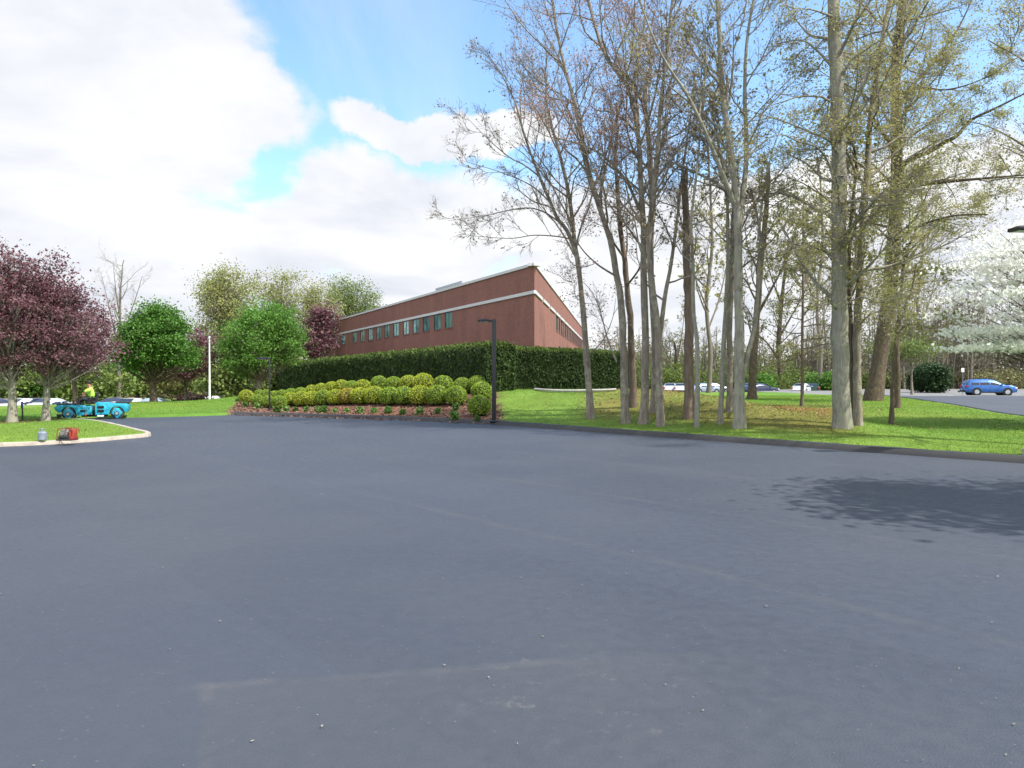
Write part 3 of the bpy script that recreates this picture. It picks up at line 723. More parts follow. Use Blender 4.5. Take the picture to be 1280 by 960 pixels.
bare_tree('maple_tree', 'lichen-mottled tree dividing into long limbs, one sweeping up to the left', [(924, 535), (924, 470), (924, 400), (923, 340), (922, 294), (921, 260), (918, 225), (914, 193), (908, 150), (902, 104), (899, 50), (896, -10)], None, .175, .04, [
    ([(922, 268), (911, 237), (897, 202), (883, 168), (870, 140), (857, 115), (843, 95), (825, 65), (810, 30), (797, -10)], .085, .022, -1.0),
    ([(922, 300), (927, 255), (932, 212), (933, 178), (931, 120), (933, 59), (940, 10), (952, -45)], .1, .03, .8),
    ([(926, 478), (935, 442), (943, 410), (947, 370), (949, 322), (950, 292), (944, 258), (938, 236)], .095, .03, .6),
    ([(948, 300), (953, 250), (965, 190), (985, 140)], .045, .01, 1.0),
    ([(872, 145), (880, 110), (882, 60), (876, 10)], .045, .012, -.6),
    ([(843, 95), (820, 92), (800, 96)], .02, .006, -.5), ([(902, 104), (890, 60), (862, 46), (840, 40)], .03, .008, .6)],
    extra_top=1.5, bark='bark_pale', l1=(13, .4), seed=99, nleaf=4200, leafsize=.03, leafm='olive', l1ang=42, cluster=9)
bare_tree('oak_tree', 'thick dark trunk far back in the grove in front of the parked cars', [(940, 499), (941, 460), (944, 421), (947, 380), (952, 320), (958, 260)], None, .34, .14, [([(946, 395), (965, 360), (985, 320), (1000, 270)], .13, .03, 2)], extra_top=3, bark='bark_dark', l1=(9, .4), seed=101, nleaf=2500, leafsize=.09, leafm='olive', l1max=6)
bare_tree('hemlock_tree', 'slim reddish straight trunk carrying thin dark olive foliage, standing alone', [(1002, 508), (1003, 460), (1003, 400), (1004, 330), (1004, 262)], None, .10, .035, [], extra_top=.8, bark='bark_brown', l1=(42, .2), seed=121, nleaf=6500, leafsize=.05, leafm='olive_green', l1ang=75, up=.05, l1len=.22, flare=1.2, l1max=2.6)
bare_tree('oak_tree', 'largest pale smooth trunk in the grove, clothed in olive leaf sprays above', [(1053, 535), (1051, 480), (1050, 400), (1049, 300), (1048, 178), (1045, 74), (1042, 0), (1040, -70)], None, .245, .15, [
    ([(1050, 105), (1062, 78), (1082, 62), (1105, 47), (1122, 30), (1140, 12)], .05, .012, -1.2),
    ([(1046, 240), (1036, 205), (1022, 185), (1000, 178), (975, 168), (950, 178)], .045, .008, -1.2),
    ([(1048, 200), (1068, 165), (1090, 130), (1120, 105), (1160, 96)], .05, .01, 1.4),
    ([(1049, 330), (1030, 312), (1005, 310), (975, 318)], .035, .008, -1.0),
    ([(1050, 385), (1075, 372), (1100, 376), (1128, 362)], .035, .008, -1.5),
    ([(1046, 90), (1020, 62), (1000, 50), (970, 55)], .05, .01, .9),
    ([(1049, 260), (1075, 248), (1110, 250), (1150, 238)], .04, .008, -1.8)],
    extra_top=2, bark='bark_pale', l1=(22, .2), seed=131, nleaf=24000, leafsize=.029, leafm='olive', l1ang=72, up=.12, l1len=.24, cluster=14, flatten=.45, l1max=3.6, dens=1.2, flare=1.35)
bare_tree('oak_tree', 'thin dark stem pressed close against the largest pale trunk', [(1066, 531), (1064, 470), (1063, 410), (1061, 340), (1064, 270), (1070, 210)], None, .095, .03, [], extra_top=1, bark='bark_brown', l1=(12, .4), seed=141, nleaf=1500, leafsize=.05, leafm='olive', l1ang=60, up=.15, cluster=10)
bare_tree('oak_tree', 'slim grey trunk at the right side of the largest pale trunk, leaning right above', [(1072, 532), (1071, 470), (1071, 421), (1074, 368), (1078, 280), (1084, 220), (1088, 150), (1098, 80), (1112, 0), (1120, -40)], None, .13, .045, [
    ([(1072, 410), (1084, 396), (1100, 388), (1112, 380)], .04, .01, -.8),
    ([(1084, 225), (1110, 200), (1135, 172), (1160, 130), (1180, 90)], .045, .01, 1.0)],
    extra_top=1.5, bark='bark_grey', l1=(17, .3), seed=142, nleaf=13000, leafsize=.029, leafm='olive', l1ang=62, up=.15, cluster=14, flatten=.5)
bare_tree('oak_tree', 'massive dark leaning trunk at the back right of the grove with wide right-hand limbs', [(1091, 501), (1096, 470), (1101, 440), (1107, 405), (1113, 350), (1119, 280), (1121, 220), (1120, 149), (1119, 104), (1124, 40), (1132, -30)], None, .58, .2, [
    ([(1118, 245), (1140, 233), (1165, 229), (1195, 226), (1230, 223), (1290, 218)], .2, .04, -6),
    ([(1121, 212), (1140, 198), (1161, 190), (1180, 178), (1197, 169), (1212, 151), (1245, 135), (1290, 112)], .22, .04, -5),
    ([(1117, 300), (1150, 282), (1190, 270), (1235, 268)], .12, .03, -7),
    ([(1120, 140), (1140, 108), (1165, 80), (1195, 40), (1215, 0)], .16, .04, 3),
    ([(1121, 190), (1100, 160), (1082, 130), (1075, 90), (1070, 40)], .14, .03, -4),
    ([(1119, 120), (1150, 110), (1185, 112), (1230, 98), (1275, 70)], .1, .02, -5),
    ([(1113, 360), (1135, 340), (1165, 335), (1195, 325)], .08, .02, -5)],
    extra_top=5, bark='bark_dark', l1=(15, .25), seed=151, nleaf=46000, leafsize=.050, leafm='olive', l1ang=55, up=.15, l1len=.26, cluster=14, flatten=.6, l1max=5.5, dens=1.15, flare=1.25)
bare_tree('dogwood_tree', 'small slender trunk right of the leaning giant with one low bent right branch', [(1114, 530), (1116, 480), (1119, 432), (1123, 411), (1130, 390), (1140, 360), (1146, 330)], None, .085, .02, [([(1122, 418), (1130, 408), (1145, 405), (1165, 411), (1180, 405)], .035, .008, -.7)], extra_top=.5, bark='bark_brown', l1=(14, .55), seed=161, nleaf=1600, leafsize=.05, leafm='olive_green', l1ang=65, up=.1, cluster=8, l1max=1.8)
bare_tree('oak_tree', 'short thick dark trunk half hidden behind the slender right trunk', [(1121, 510), (1122, 470), (1121, 430), (1125, 380), (1130, 330)], None, .16, .06, [], extra_top=1.0, bark='bark_dark', l1=(10, .5), seed=162, nleaf=1600, leafsize=.06, leafm='olive', cluster=10)
bare_tree('oak_tree', 'olive-leaved tree whose boughs reach in at the top right picture edge, trunk out of sight', [(1420, 580), (1414, 400), (1406, 250), (1400, 120), (1392, 0), (1385, -60)], 15.0, .2, .09, [
    ([(1408, 300), (1365, 265), (1335, 240), (1290, 190), (1240, 160), (1205, 150)], .07, .01, 1.5), ([(1404, 200), (1365, 160), (1330, 130), (1285, 80), (1235, 50)], .07, .01, -1), ([(1400, 120), (1360, 75), (1320, 40), (1270, -10), (1220, -20)], .06, .01, 2), ([(1406, 260), (1365, 240), (1330, 230), (1280, 222), (1225, 226)], .05, .008, .5)],
    extra_top=2, bark='bark_grey', l1=(15, .35), seed=165, nleaf=12000, leafsize=.024, leafm='olive', l1ang=55, up=.2, cluster=12, flatten=.7, l1max=3.5)
# further back
bare_tree('oak_tree', 'spreading bare oak far beyond the grove beside the silver car', [(976, 487), (976, 465), (973, 440), (975, 400), (980, 350)], None, .5, .2, [([(974, 452), (960, 430), (944, 415), (925, 395)], .2, .05, 4), ([(975, 420), (995, 385), (1015, 345), (1030, 300)], .18, .04, -4), ([(976, 380), (960, 330), (955, 270)], .16, .04, 3)], extra_top=6, bark='bark_dark', l1=(7, .3), seed=171, nleaf=5000, leafsize=.13, leafm='olive_green', l1max=7)
bare_tree('ornamental_tree', 'small round bare tree far beyond the gap left of the dead trunk', [(844, 489), (844, 470), (844, 455)], None, .26, .2, [([(844, 462), (832, 440), (826, 420), (822, 395)], .12, .03, 2), ([(844, 458), (850, 432), (854, 405), (856, 380)], .12, .03, -2), ([(844, 460), (860, 445), (868, 430), (872, 410)], .1, .03, 1)], extra_top=3.5, bark='bark_dark', l1=(11, .2), seed=172, nleaf=2500, leafsize=.1, leafm='olive_green', l1max=3.5)
k = 0
for (px, py, r, col_, lab) in [(886, 491, .26, 'olive', 'bare tree behind the grove between the dead trunk and the whitish one'),
                               (1024, 489, .3, 'olive', 'bare tree behind the grove left of the largest pale trunk'), (1066, 488, .26, 'olive_green', 'bare tree far behind the largest pale trunk'),
                               (1150, 486, .3, 'olive', 'bare tree at the edge of the worn lot right of the leaning giant')]:
    k += 1
    bare_tree('bare_tree', lab, [(px, py), (px + 2, 440), (px - 3, 380), (px + 4, 310), (px + 2, 240)], None, r, r * .4, [([(px, 410), (px + 14, 370), (px + 24, 320), (px + 30, 270)], r * .4, .04, 3), ([(px, 390), (px - 16, 350), (px - 26, 300)], r * .4, .04, -3)], extra_top=5, bark='bark_far', l1=(7.5, .3), seed=180 + k, nleaf=3200, leafsize=.11, leafm=col_, l1max=6, dens=.9)
# tree beside the car park on the right, outside the frame: its shade falls on the asphalt
leafy_tree('shade_tree', 'leafy tree overhanging the right side of the car park', (17.2, 5.6, .08), .18, 3.0, [(-4.9, .4, 6.9, 3.6, 2.3, 1.5), (-1.3, .3, 7.4, 3.2, 2.7, 2.0), (-6.9, 1.3, 6.6, 1.9, 1.2, .8)], 430, 95, .075, .40, 'olive_green', seed=200)
# dogwood in blossom
leafy_tree('dogwood_tree', 'white flowering dogwood with tiered blossom branches reaching in from the right', (17.9, 22.0, .08), .13, 1.6, [(0, 0, 4.4, 4.3, 3.6, 2.3), (-2.2, 0, 3.6, 2.6, 2.4, 1.0), (-2.7, 0, 2.65, 1.9, 1.6, .45), (-2.7, 0, 2.65, 1.9, 1.6, .45), (0, 0, 5.6, 3.6, 3, 1.6)], 290, 125, .062, .40, 'blossom', seed=210, flat_=.16, layer=.5, shell=.28, bark='bark_brown', twig='bark_pale', lflat=0)

# ------------------------------------------------------------------ trees on the left
b = hit(57, 526)
leafy_tree('purple_leaf_tree', 'purple-leaved tree with pale trunk and mulch ring, right one of the front pair', b, .12, 1.35, [(0, 0, 3.3, 2.0, 1.8, 1.8), (.9, .2, 2.5, 1.5, 1.4, .9), (-.7, 0, 4.3, 1.3, 1.3, 1.2), (.3, -.2, 4.6, .9, .9, .9)], 230, 100, .046, .27, 'maroon', bark='bark_pale', seed=301)
b = hit(13, 528)
leafy_tree('purple_leaf_tree', 'purple-leaved tree at the left picture edge with the thicker pale trunk', b, .14, 1.4, [(-.3, 0, 3.6, 1.9, 1.9, 2.0), (-.2, 0, 5.0, 1.2, 1.2, 1.5), (.6, .3, 5.3, .8, .8, .9), (-1.2, 0, 2.6, 1.5, 1.4, .9)], 230, 100, .046, .27, 'maroon', bark='bark_pale', seed=302)
leafy_tree('purple_leaf_tree', 'dark purple-leaved tree behind the road roller', (-24.3, 39.5, -.0), .14, 1.9, [(-.1, 0, 4.0, 1.9, 1.8, 1.8), (.5, 0, 2.8, 1.4, 1.4, .9)], 150, 80, .065, .34, 'maroon', bark='bark_dark', seed=303)
leafy_tree('purple_leaf_tree', 'small sparse reddish tree right of the green maple, partly behind it', (-23.8, 52.0, -.6), .12, 1.9, [(0, 0, 4.0, 2.1, 2, 1.9)], 110, 60, .10, .4, 'maroon', bark='bark_dark', seed=304)
leafy_tree('green_maple_tree', 'dense bright green round maple with dark trunk beyond the roller', (-22.4, 44.5, -.12), .22, 1.6, [(0, 0, 4.0, 2.2, 2.1, 1.7), (.2, 0, 5.3, 1.5, 1.4, 1.1), (1.5, 0, 3.2, 1.4, 1.3, .9), (-1.5, 0, 3.3, 1.2, 1.2, .9), (.9, 0, 5.0, 1.1, 1.1, .9), (-.9, .2, 2.6, 1.2, 1.2, .8)], 270, 150, .07, .36, 'maple', bark='bark_dark', seed=305)
leafy_tree('linden_tree', 'wide light green tree behind the white pole at the left hedge end', (-18.6, 52.5, -.3), .2, 1.2, [(0, 0, 4.4, 2.9, 2.6, 2.4), (.6, 0, 6.0, 2.0, 1.9, 1.6), (-1.4, 0, 3.2, 2.0, 1.8, 1.6), (1.7, 0, 4.6, 1.7, 1.6, 1.7)], 330, 140, .07, .40, 'lightgreen', seed=306)
leafy_tree('purple_leaf_tree', 'dark reddish tree against the left end of the brick building', at(395, 487, 80), .16, 2, [(0, 0, 5.5, 2.2, 2, 2.8), (.8, 0, 8.2, 1.6, 1.5, 1.6)], 130, 60, .14, .5, 'maroon', bark='bark_dark', seed=307)
def far_tree(px, top, wid, Y, leafm, lab, seed, n=170, per=64, ls=.12, name='tall_tree', base_z=-1.6, low=.3, tw='twig_far'):
    x = (px - 640) / F * Y; H = EYE + (HOR - top) / F * Y - base_z; r = wid / 2 / F * Y
    return leafy_tree(name, lab, (x, Y, base_z), .28, H * .2, [(0, 0, H * .62, r * .9, r * .85, H * .30), (-r * .3, 0, H * .8, r * .6, r * .6, H * .19), (r * .3, 0, H * .72, r * .65, r * .6, H * .22), (0, 0, H * (low + .1), r * .75, r * .7, H * .16)], n, per, ls, .75, leafm, bark='bark_far', twig=tw, seed=seed, flat_=.8)
far_tree(284, 328, 88, 88, 'olive_far', 'tall yellow-olive tree rising behind the light green tree, left of three', 401, n=280, per=75)
far_tree(352, 328, 80, 96, 'olive_far', 'tall thinly leaved pale tree in the middle of three behind the light green tree', 402, n=150, per=60)
far_tree(398, 342, 60, 99, 'olive_far', 'tall olive tree between the thinly leaved tree and the building', 404, n=150, per=66)
far_tree(440, 338, 84, 112, 'midgreen', 'tall yellow-green tree standing above the left end of the brick building roof', 403, n=240, per=75)
bare_tree('bare_tree', 'leafless grey tree showing above the purple and the green maple trees', [(148, 500), (149, 460), (150, 420), (150, 390), (151, 360), (153, 335)], 85, .3, .05, [([(149, 440), (140, 400), (132, 365), (126, 340)], .12, .02, 2), ([(150, 430), (162, 395), (172, 365), (178, 345)], .12, .02, -2), ([(150, 400), (145, 365), (142, 335)], .1, .02, -2)], extra_top=1, bark='bark_far', l1=(10, .2), seed=405, nleaf=0, l1max=4.5)
# low trees and bushes closing the view on the left
kk = 0
for (px, top, wid, Y, lm, nm, lab) in [(-40, 430, 150, 84, 'midgreen', 'far_tree', 'hazy green tree beyond the lower car park at the left picture edge'), (40, 440, 130, 90, 'maple', 'far_tree', 'green tree beyond the lower car park behind the front purple pair'), (108, 445, 110, 86, 'midgreen', 'far_tree', 'yellow-green tree beyond the lower car park behind the roller'),
                                 (172, 430, 110, 95, 'lightgreen', 'far_tree', 'light green tree seen under the round green maple'), (232, 425, 90, 92, 'olive', 'far_tree', 'olive tree in the gap behind the small reddish tree'), (300, 430, 110, 80, 'midgreen', 'far_tree', 'low green tree seen under the light green tree'), (356, 440, 90, 90, 'olive_green', 'far_tree', 'dull green tree behind the left hedge end')]:
    kk += 1
    x = (px - 640) / F * Y; H = EYE + (HOR - top) / F * Y + 1.8; r = wid / 2 / F * Y
    leafy_tree(nm, lab, (x, Y, -1.8), .22, .8, [(0, 0, H * .55, r, r * .6, H * .42), (-r * .4, 0, H * .35, r * .7, r * .5, H * .3), (r * .4, 0, H * .4, r * .7, r * .5, H * .33)], 150, 46, .2, .75, lm, bark='bark_far', twig='twig_far', seed=420 + kk)
for i, (px, Y, h, lab) in enumerate([(233, 58, 1.35, 'dark brown bush left of the pair beyond the left lawn'), (251, 57, 1.4, 'dark brown bush next to the white pole')]):
    x = (px - 640) / F * Y
    leafy_tree('bush', lab, (x, Y, -1.3), .06, .1, [(0, 0, .8, .75, .6, .75)], 60, 50, .1, .28, 'brown_bush', seed=440 + i, cat='bush')

# ------------------------------------------------------------------ the wood and shrubs at the right rear
def woodland(name, label, spans, seed):
    rg = np.random.default_rng(seed); P, Rr = [], []
    for (p0, p1, Y0, Y1, n, h0, h1) in spans:
        px = rg.uniform(p0, p1, n); Y = rg.uniform(Y0, Y1, n); h = rg.uniform(h0, h1, n)
        x = (px - 640) / F * Y
        s = np.linspace(0, 1, 8)[None, :]
        lean = rg.normal(0, .05, (n, 2)) * h[:, None]; wv = rg.normal(0, .12, (n, 2, 8)).cumsum(2)
        p = np.stack([x[:, None] + lean[:, :1] * s + wv[:, 0], Y[:, None] + lean[:, 1:] * s + wv[:, 1], -.3 + h[:, None] * s], -1)
        P.append(p); Rr.append(rg.uniform(.09, .26, n)[:, None] * (1 - .85 * s))
    P, Rr = np.concatenate(P), np.concatenate(Rr)
    P1, R1 = grow(rg, P, Rr, 11, .12, .98, 50, .26, .3, 5, .5, .02, .15, .6, 4)
    P2, R2 = grow(rg, P1, R1, 5, .2, 1, 45, .5, .2, 3, .7, .014, .2, .4, 2)
    pos = along(rg, P2, 42000, .25, .1); low = pos[:, 2] < 9
    v, f = leaves(rg, pos[low], .10, .2); v2, f2 = leaves(rg, pos[~low], .09, .2)
    return tag(mk(name, [(*tubes(P, Rr, 6), 0), (*tubes(P1, R1, 4), 0), (*tubes(P2, R2, 3), 1), (v, f, 2), (v2, f2, 2)], [M['bark_far'], M['twig_far'], M['wood_leaf']]), label, 'woodland', kind='stuff')
woodland('woodland', 'brown spring wood of thin trunks behind the rear car park', [(1010, 1420, 108, 122, 120, 9, 17), (1140, 1420, 112, 130, 90, 12, 19), (720, 1030, 116, 130, 90, 5, 11)], 500)
def scrub(name, label, spans, mat, seed, per=420, size=.17):
    rg = np.random.default_rng(seed); out = []
    for (p0, p1, Y, n, h) in spans:
        px = rg.uniform(p0, p1, n); y = Y + rg.uniform(-3, 3, n); x = (px - 640) / F * y
        hh = h * rg.uniform(.6, 1.2, n); c = np.stack([x, y, hh * .45 - .4], 1)
        d = norm(rg.normal(size=(n * per, 3))) * rg.random(n * per)[:, None] ** .4
        out.append(np.repeat(c, per, axis=0) + d * np.repeat(np.stack([hh * .7, hh * .6, hh * .55], 1), per, axis=0))
    v, f = leaves(rg, np.concatenate(out), size, .2)
    return tag(mk(name, [(v, f)], M[mat], smooth=False), label, 'undergrowth', kind='stuff')
scrub('undergrowth', 'green undergrowth along the far edge of the car park beyond the grove', [(700, 1000, 113, 34, 4.5), (860, 1120, 110, 26, 2.6), (770, 930, 124, 20, 7.5)], 'midgreen', 510)
scrub('undergrowth', 'olive brown thicket closing the view behind the wood', [(700, 1060, 134, 40, 9), (1040, 1420, 128, 60, 13)], 'wood_leaf', 512, 520, .22)
scrub('undergrowth', 'brown leafless undergrowth at the foot of the wood', [(1080, 1400, 113, 46, 3.6), (1000, 1150, 116, 20, 3.5)], 'wood_leaf', 511)
for i, (px, top, w, Y, lm, lab) in enumerate([(1152, 455, 20, 84, 'evergreen', 'left of the two dark evergreen bushes at the wood edge'), (1171, 453, 22, 82, 'evergreen', 'right of the two dark evergreen bushes at the wood edge')]):
    x = (px - 640) / F * Y; H = EYE + (HOR - top) / F * Y; r = w / 2 / F * Y
    leafy_tree('evergreen_bush', lab, (x, Y, 0), .1, .2, [(0, 0, H * .5, r, r, H * .5), (0, 0, H * .25, r, r, H * .25)], 120, 70, .13, .4, lm, bark='bark_dark', seed=520 + i, cat='bush')
leafy_tree('young_tree', 'small tree with fresh bright green leaves behind the slender right trunk', ((1140 - 640) / F * 70, 70, .08), .12, 2.6, [(0, 0, 4.2, 2.4, 2, 1.3), (-2.4, 0, 4.8, 2.0, 1.8, 1.6)], 90, 50, .10, .55, 'midgreen', seed=530, flat_=.5)
for i, (px, Y, lab) in enumerate([(955, 100, 'round green shrub right of the dark parked car'), (1030, 98, 'bright green shrub right of the silver car'), (1043, 97, 'bright green shrub close behind the largest pale trunk'), (1020, 101, 'low green shrub behind the silver car')]):
    leafy_tree('green_shrub', lab, ((px - 640) / F * Y, Y, -.6), .06, .2, [(0, 0, 1.5, 1.5, 1.2, 1.35)], 70, 60, .13, .4, 'lightgreen', seed=540 + i, cat='bush')

# ------------------------------------------------------------------ hedges
def hedge(name, label, path, ztop, wid, seed, nleaf, ls=.06, lmat='hedge_leaf'):
    rg = np.random.default_rng(seed); p = np.asarray(path, float)
    d = np.concatenate([[0], np.cumsum(np.linalg.norm(np.diff(p, axis=0), axis=1))]); n = int(d[-1] / .3)
    s = np.linspace(0, d[-1], n); c = np.stack([np.interp(s, d, p[:, 0]), np.interp(s, d, p[:, 1])], 1)
    t = norm(np.gradient(c, axis=0)); nn = np.stack([-t[:, 1], t[:, 0]], 1)
    zb = lawn_h(c[:, 0], c[:, 1]) - .1
    zt = ztop + .10 * (fbm(s, s * 0 + seed, 2.2, seed) - .5) + .05 * np.sin(s * 5.2)
    prof = [(-.5, 0), (-.52, .3), (-.5, .62), (-.46, .88), (-.36, .97), (-.15, 1), (.15, 1), (.36, .97), (.46, .88), (.5, .62), (.52, .3), (.5, 0)]
    V = []
    for a, h in prof:
        bulge = 1 + .14 * (fbm(s, s * 0 + h * 2.2 + (5 if a > 0 else 0), 1.0, seed + 3) - .5) * 2 + .05 * np.sin(s * 5.2 + a)
        V.append(np.column_stack([c + nn * (a * wid * bulge)[:, None], zb + (zt - zb) * h]))
    V = np.stack(V, 1); k = V.shape[1]
    ii = (np.arange(n - 1)[:, None] * k + np.arange(k - 1)[None]).ravel(); q = np.stack([ii, ii + 1, ii + k + 1, ii + k], 1)
    Vf = V.reshape(-1, 3); caps = [np.arange(k)[None], ((n - 1) * k + np.arange(k))[None, ::-1]]
    base = np.array([c[0, 0], c[0, 1], zb[0]])
    root = thing(name, label, 'hedge', base)
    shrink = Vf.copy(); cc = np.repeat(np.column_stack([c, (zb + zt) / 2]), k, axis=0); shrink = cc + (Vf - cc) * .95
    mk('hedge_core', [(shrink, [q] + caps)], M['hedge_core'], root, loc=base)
    # leaves over the shell: area weighted, denser towards the viewer
    A = Vf[q]; ar = np.linalg.norm(np.cross(A[:, 1] - A[:, 0], A[:, 3] - A[:, 0]), axis=1); ctr = A.mean(1)
    w = ar / np.maximum(ctr[:, 1], 10) ** 1.2; w *= np.where(ctr[:, 2] > np.repeat(zb, k)[q[:, 0]] + .02, 1, 1); pk = rg.choice(len(q), nleaf, p=w / w.sum()); u, v = rg.random((2, nleaf, 1))
    B = A[pk]; pos = (B[:, 0] * (1 - u) + B[:, 1] * u) * (1 - v) + (B[:, 3] * (1 - u) + B[:, 2] * u) * v
    # end faces
    ne = nleaf // 14; e = rg.random((ne, 2)); side = np.zeros(ne, int)
    pe = c[side] + nn[side] * ((e[:, :1] - .5) * wid) ; pz = zb[side] + (zt[side] - zb[side]) * e[:, 1]
    pos = np.vstack([pos, np.column_stack([pe - t[side] * .05, pz])]) + rg.normal(0, .05, (nleaf + ne, 3))
    up_ = rg.random(len(pos))
    lv, lf = leaves(rg, pos, ls * (1 + 0), 0); 
    sz = np.repeat(np.clip(pos[:, 1] / 36, .9, 2.4), 4)[:, None]; cp = np.repeat(pos, 4, axis=0); lv = cp + (lv - cp) * sz * np.array([1, 1, 1.35])
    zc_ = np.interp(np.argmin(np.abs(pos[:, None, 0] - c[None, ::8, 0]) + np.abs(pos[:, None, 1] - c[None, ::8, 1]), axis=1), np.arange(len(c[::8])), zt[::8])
    tp_ = pos[:, 2] > zc_ - .16 + rg.normal(0, .05, len(pos))  # topmost leaves take the painted sunlit colour
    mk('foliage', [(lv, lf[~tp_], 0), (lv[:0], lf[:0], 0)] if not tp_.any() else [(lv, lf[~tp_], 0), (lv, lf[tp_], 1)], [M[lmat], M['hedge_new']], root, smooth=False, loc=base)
    return root
ztop = EYE + 43.5 / F * 32
hn0 = at(607, 480, 32.0)[:2] + HN * -.75
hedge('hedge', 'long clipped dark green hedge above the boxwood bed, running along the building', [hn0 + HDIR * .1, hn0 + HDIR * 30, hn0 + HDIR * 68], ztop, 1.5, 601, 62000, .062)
ha = at(622, 480, 37.0)[:2]; hb = at(778, 480, 46)[:2]
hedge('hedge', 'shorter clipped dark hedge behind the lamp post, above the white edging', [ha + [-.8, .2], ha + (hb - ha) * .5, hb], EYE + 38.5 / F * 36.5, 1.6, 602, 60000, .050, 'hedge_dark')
# white edging below the right hedge
ed = [hit(px, py) for px, py in [(668, 487.6), (685, 489), (705, 489.8), (730, 489.6), (750, 489.2), (768, 488.2)]]
ep = resample(np.array(ed) + [0, -.5, .05], 24)
tag(mk('garden_edging', [tubes(ep[None], np.full((1, 24), .055), 8)], M['stone_white']), 'curved whitish edging strip lying below the shorter hedge', 'edging')

# ------------------------------------------------------------------ boxwood balls
def box_mesh(seed, n=2300):
    rg = np.random.default_rng(seed); d = norm(rg.normal(size=(n, 3))); d = d[d[:, 2] > -.75]
    bumps = 1 + .10 * (fbm(d[:, 0] * 2 + 5, d[:, 1] * 2 + d[:, 2] * 1.7, 1.0, seed) - .5)
    pos = d * bumps[:, None] * np.array([1, 1, .86]) * rg.uniform(.93, 1.03, (len(d), 1)); pos[:, 2] += .80
    lv, lf = leaves(rg, pos, .066, 0)
    return lv, lf
protos = []
for i in range(4):
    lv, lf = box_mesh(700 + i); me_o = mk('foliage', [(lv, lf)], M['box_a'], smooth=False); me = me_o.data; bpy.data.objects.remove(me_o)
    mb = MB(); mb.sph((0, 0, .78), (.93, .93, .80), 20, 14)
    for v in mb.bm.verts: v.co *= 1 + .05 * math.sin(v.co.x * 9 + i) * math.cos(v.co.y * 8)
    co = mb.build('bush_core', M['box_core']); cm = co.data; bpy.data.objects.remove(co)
    mb = MB()
    for q in range(5): a = q * 1.3 + i; mb.cyl((math.cos(a) * .1, math.sin(a) * .1, -.12), (math.cos(a) * .35, math.sin(a) * .35, .5), .035, .02, 6)
    st = mb.build('stem', M['bark_brown']); sm = st.data; bpy.data.objects.remove(st)
    protos.append((me, cm, sm))
ORD = ['first', 'second', 'third', 'fourth', 'fifth', 'sixth', 'seventh', 'eighth', 'ninth', 'tenth', 'eleventh', 'twelfth', 'thirteenth', 'fourteenth', 'fifteenth', 'sixteenth', 'seventeenth', 'eighteenth', 'nineteenth', 'twentieth', 'twenty-first', 'twenty-second']
front = [(599, 510, 14, 'a'), (570, 497, 13, 'a'), (547, 497, 13, 'a'), (525, 497, 13, 'b'), (505, 497, 12.5, 'a'), (487, 497, 12.5, 'a'), (468, 496.5, 12, 'b'), (450, 496.5, 12, 'b'), (435, 496.5, 11.5, 'c'), (420, 498, 11, 'b'), (404, 498.5, 10.5, 'a'), (390, 500, 10, 'b'), (377, 500.5, 10, 'b'), (363, 501, 9, 'b'), (349, 504, 9, 'a'), (335, 503.5, 8.5, 'a'), (322, 502, 8, 'a'), (308, 497, 8.5, 'b')]
back = [(602, 491, 13, 'a'), (598, 482, 12.5, 'a'), (578, 484, 11, 'a'), (554, 483, 12, 'a'), (529, 481, 12.5, 'b'), (511, 481, 11.5, 'b'), (492, 482, 10.5, 'a'), (474, 481, 10.5, 'a'), (454, 484, 9.5, 'b'), (440, 485, 9, 'a'), (427, 484.5, 9, 'b'), (415, 486, 8.5, 'b'), (402, 488, 8.5, 'b'), (390, 490, 8, 'b'), (376, 492.5, 8, 'a'), (364, 494, 7.5, 'a'), (353, 495, 7, 'a'), (343, 496, 7, 'a'), (333, 494.5, 6.5, 'a'), (324, 494, 6.5, 'a')]
WORD = {'a': 'mid green', 'b': 'yellow-green', 'c': 'orange-tinged'}
rgb = random.Random(5)
for row, items in (('front', front), ('back', back)):
    for i, (px, py, r, c) in enumerate(items):
        p = hit(px, py + r * .74); dist = p[1]; rr = r / F * dist * 1.05
        nth = ORD[i]
        lab = f'{WORD[c]} clipped boxwood ball, {nth} from the tall lamp post in the {row} row'
        if c == 'c': lab = 'only orange-tinged boxwood ball, in the middle of the front row'
        t = thing('boxwood_bush', lab, 'bush', p, rgb.uniform(0, 6.28), 'clipped boxwood balls in the mulch bed'); t.scale = (rr, rr, rr * rgb.uniform(1.0, 1.1))
        me, cm, sm = protos[rgb.randrange(4)]
        for nm, m_, mat in (('foliage', me, M['box_' + c]), ('bush_core', cm, None), ('stem', sm, None)):
            o = bpy.data.objects.new(nm, m_); C.objects.link(o); o.parent = t
            if mat: o.material_slots[0].link = 'OBJECT'; o.material_slots[0].material = mat
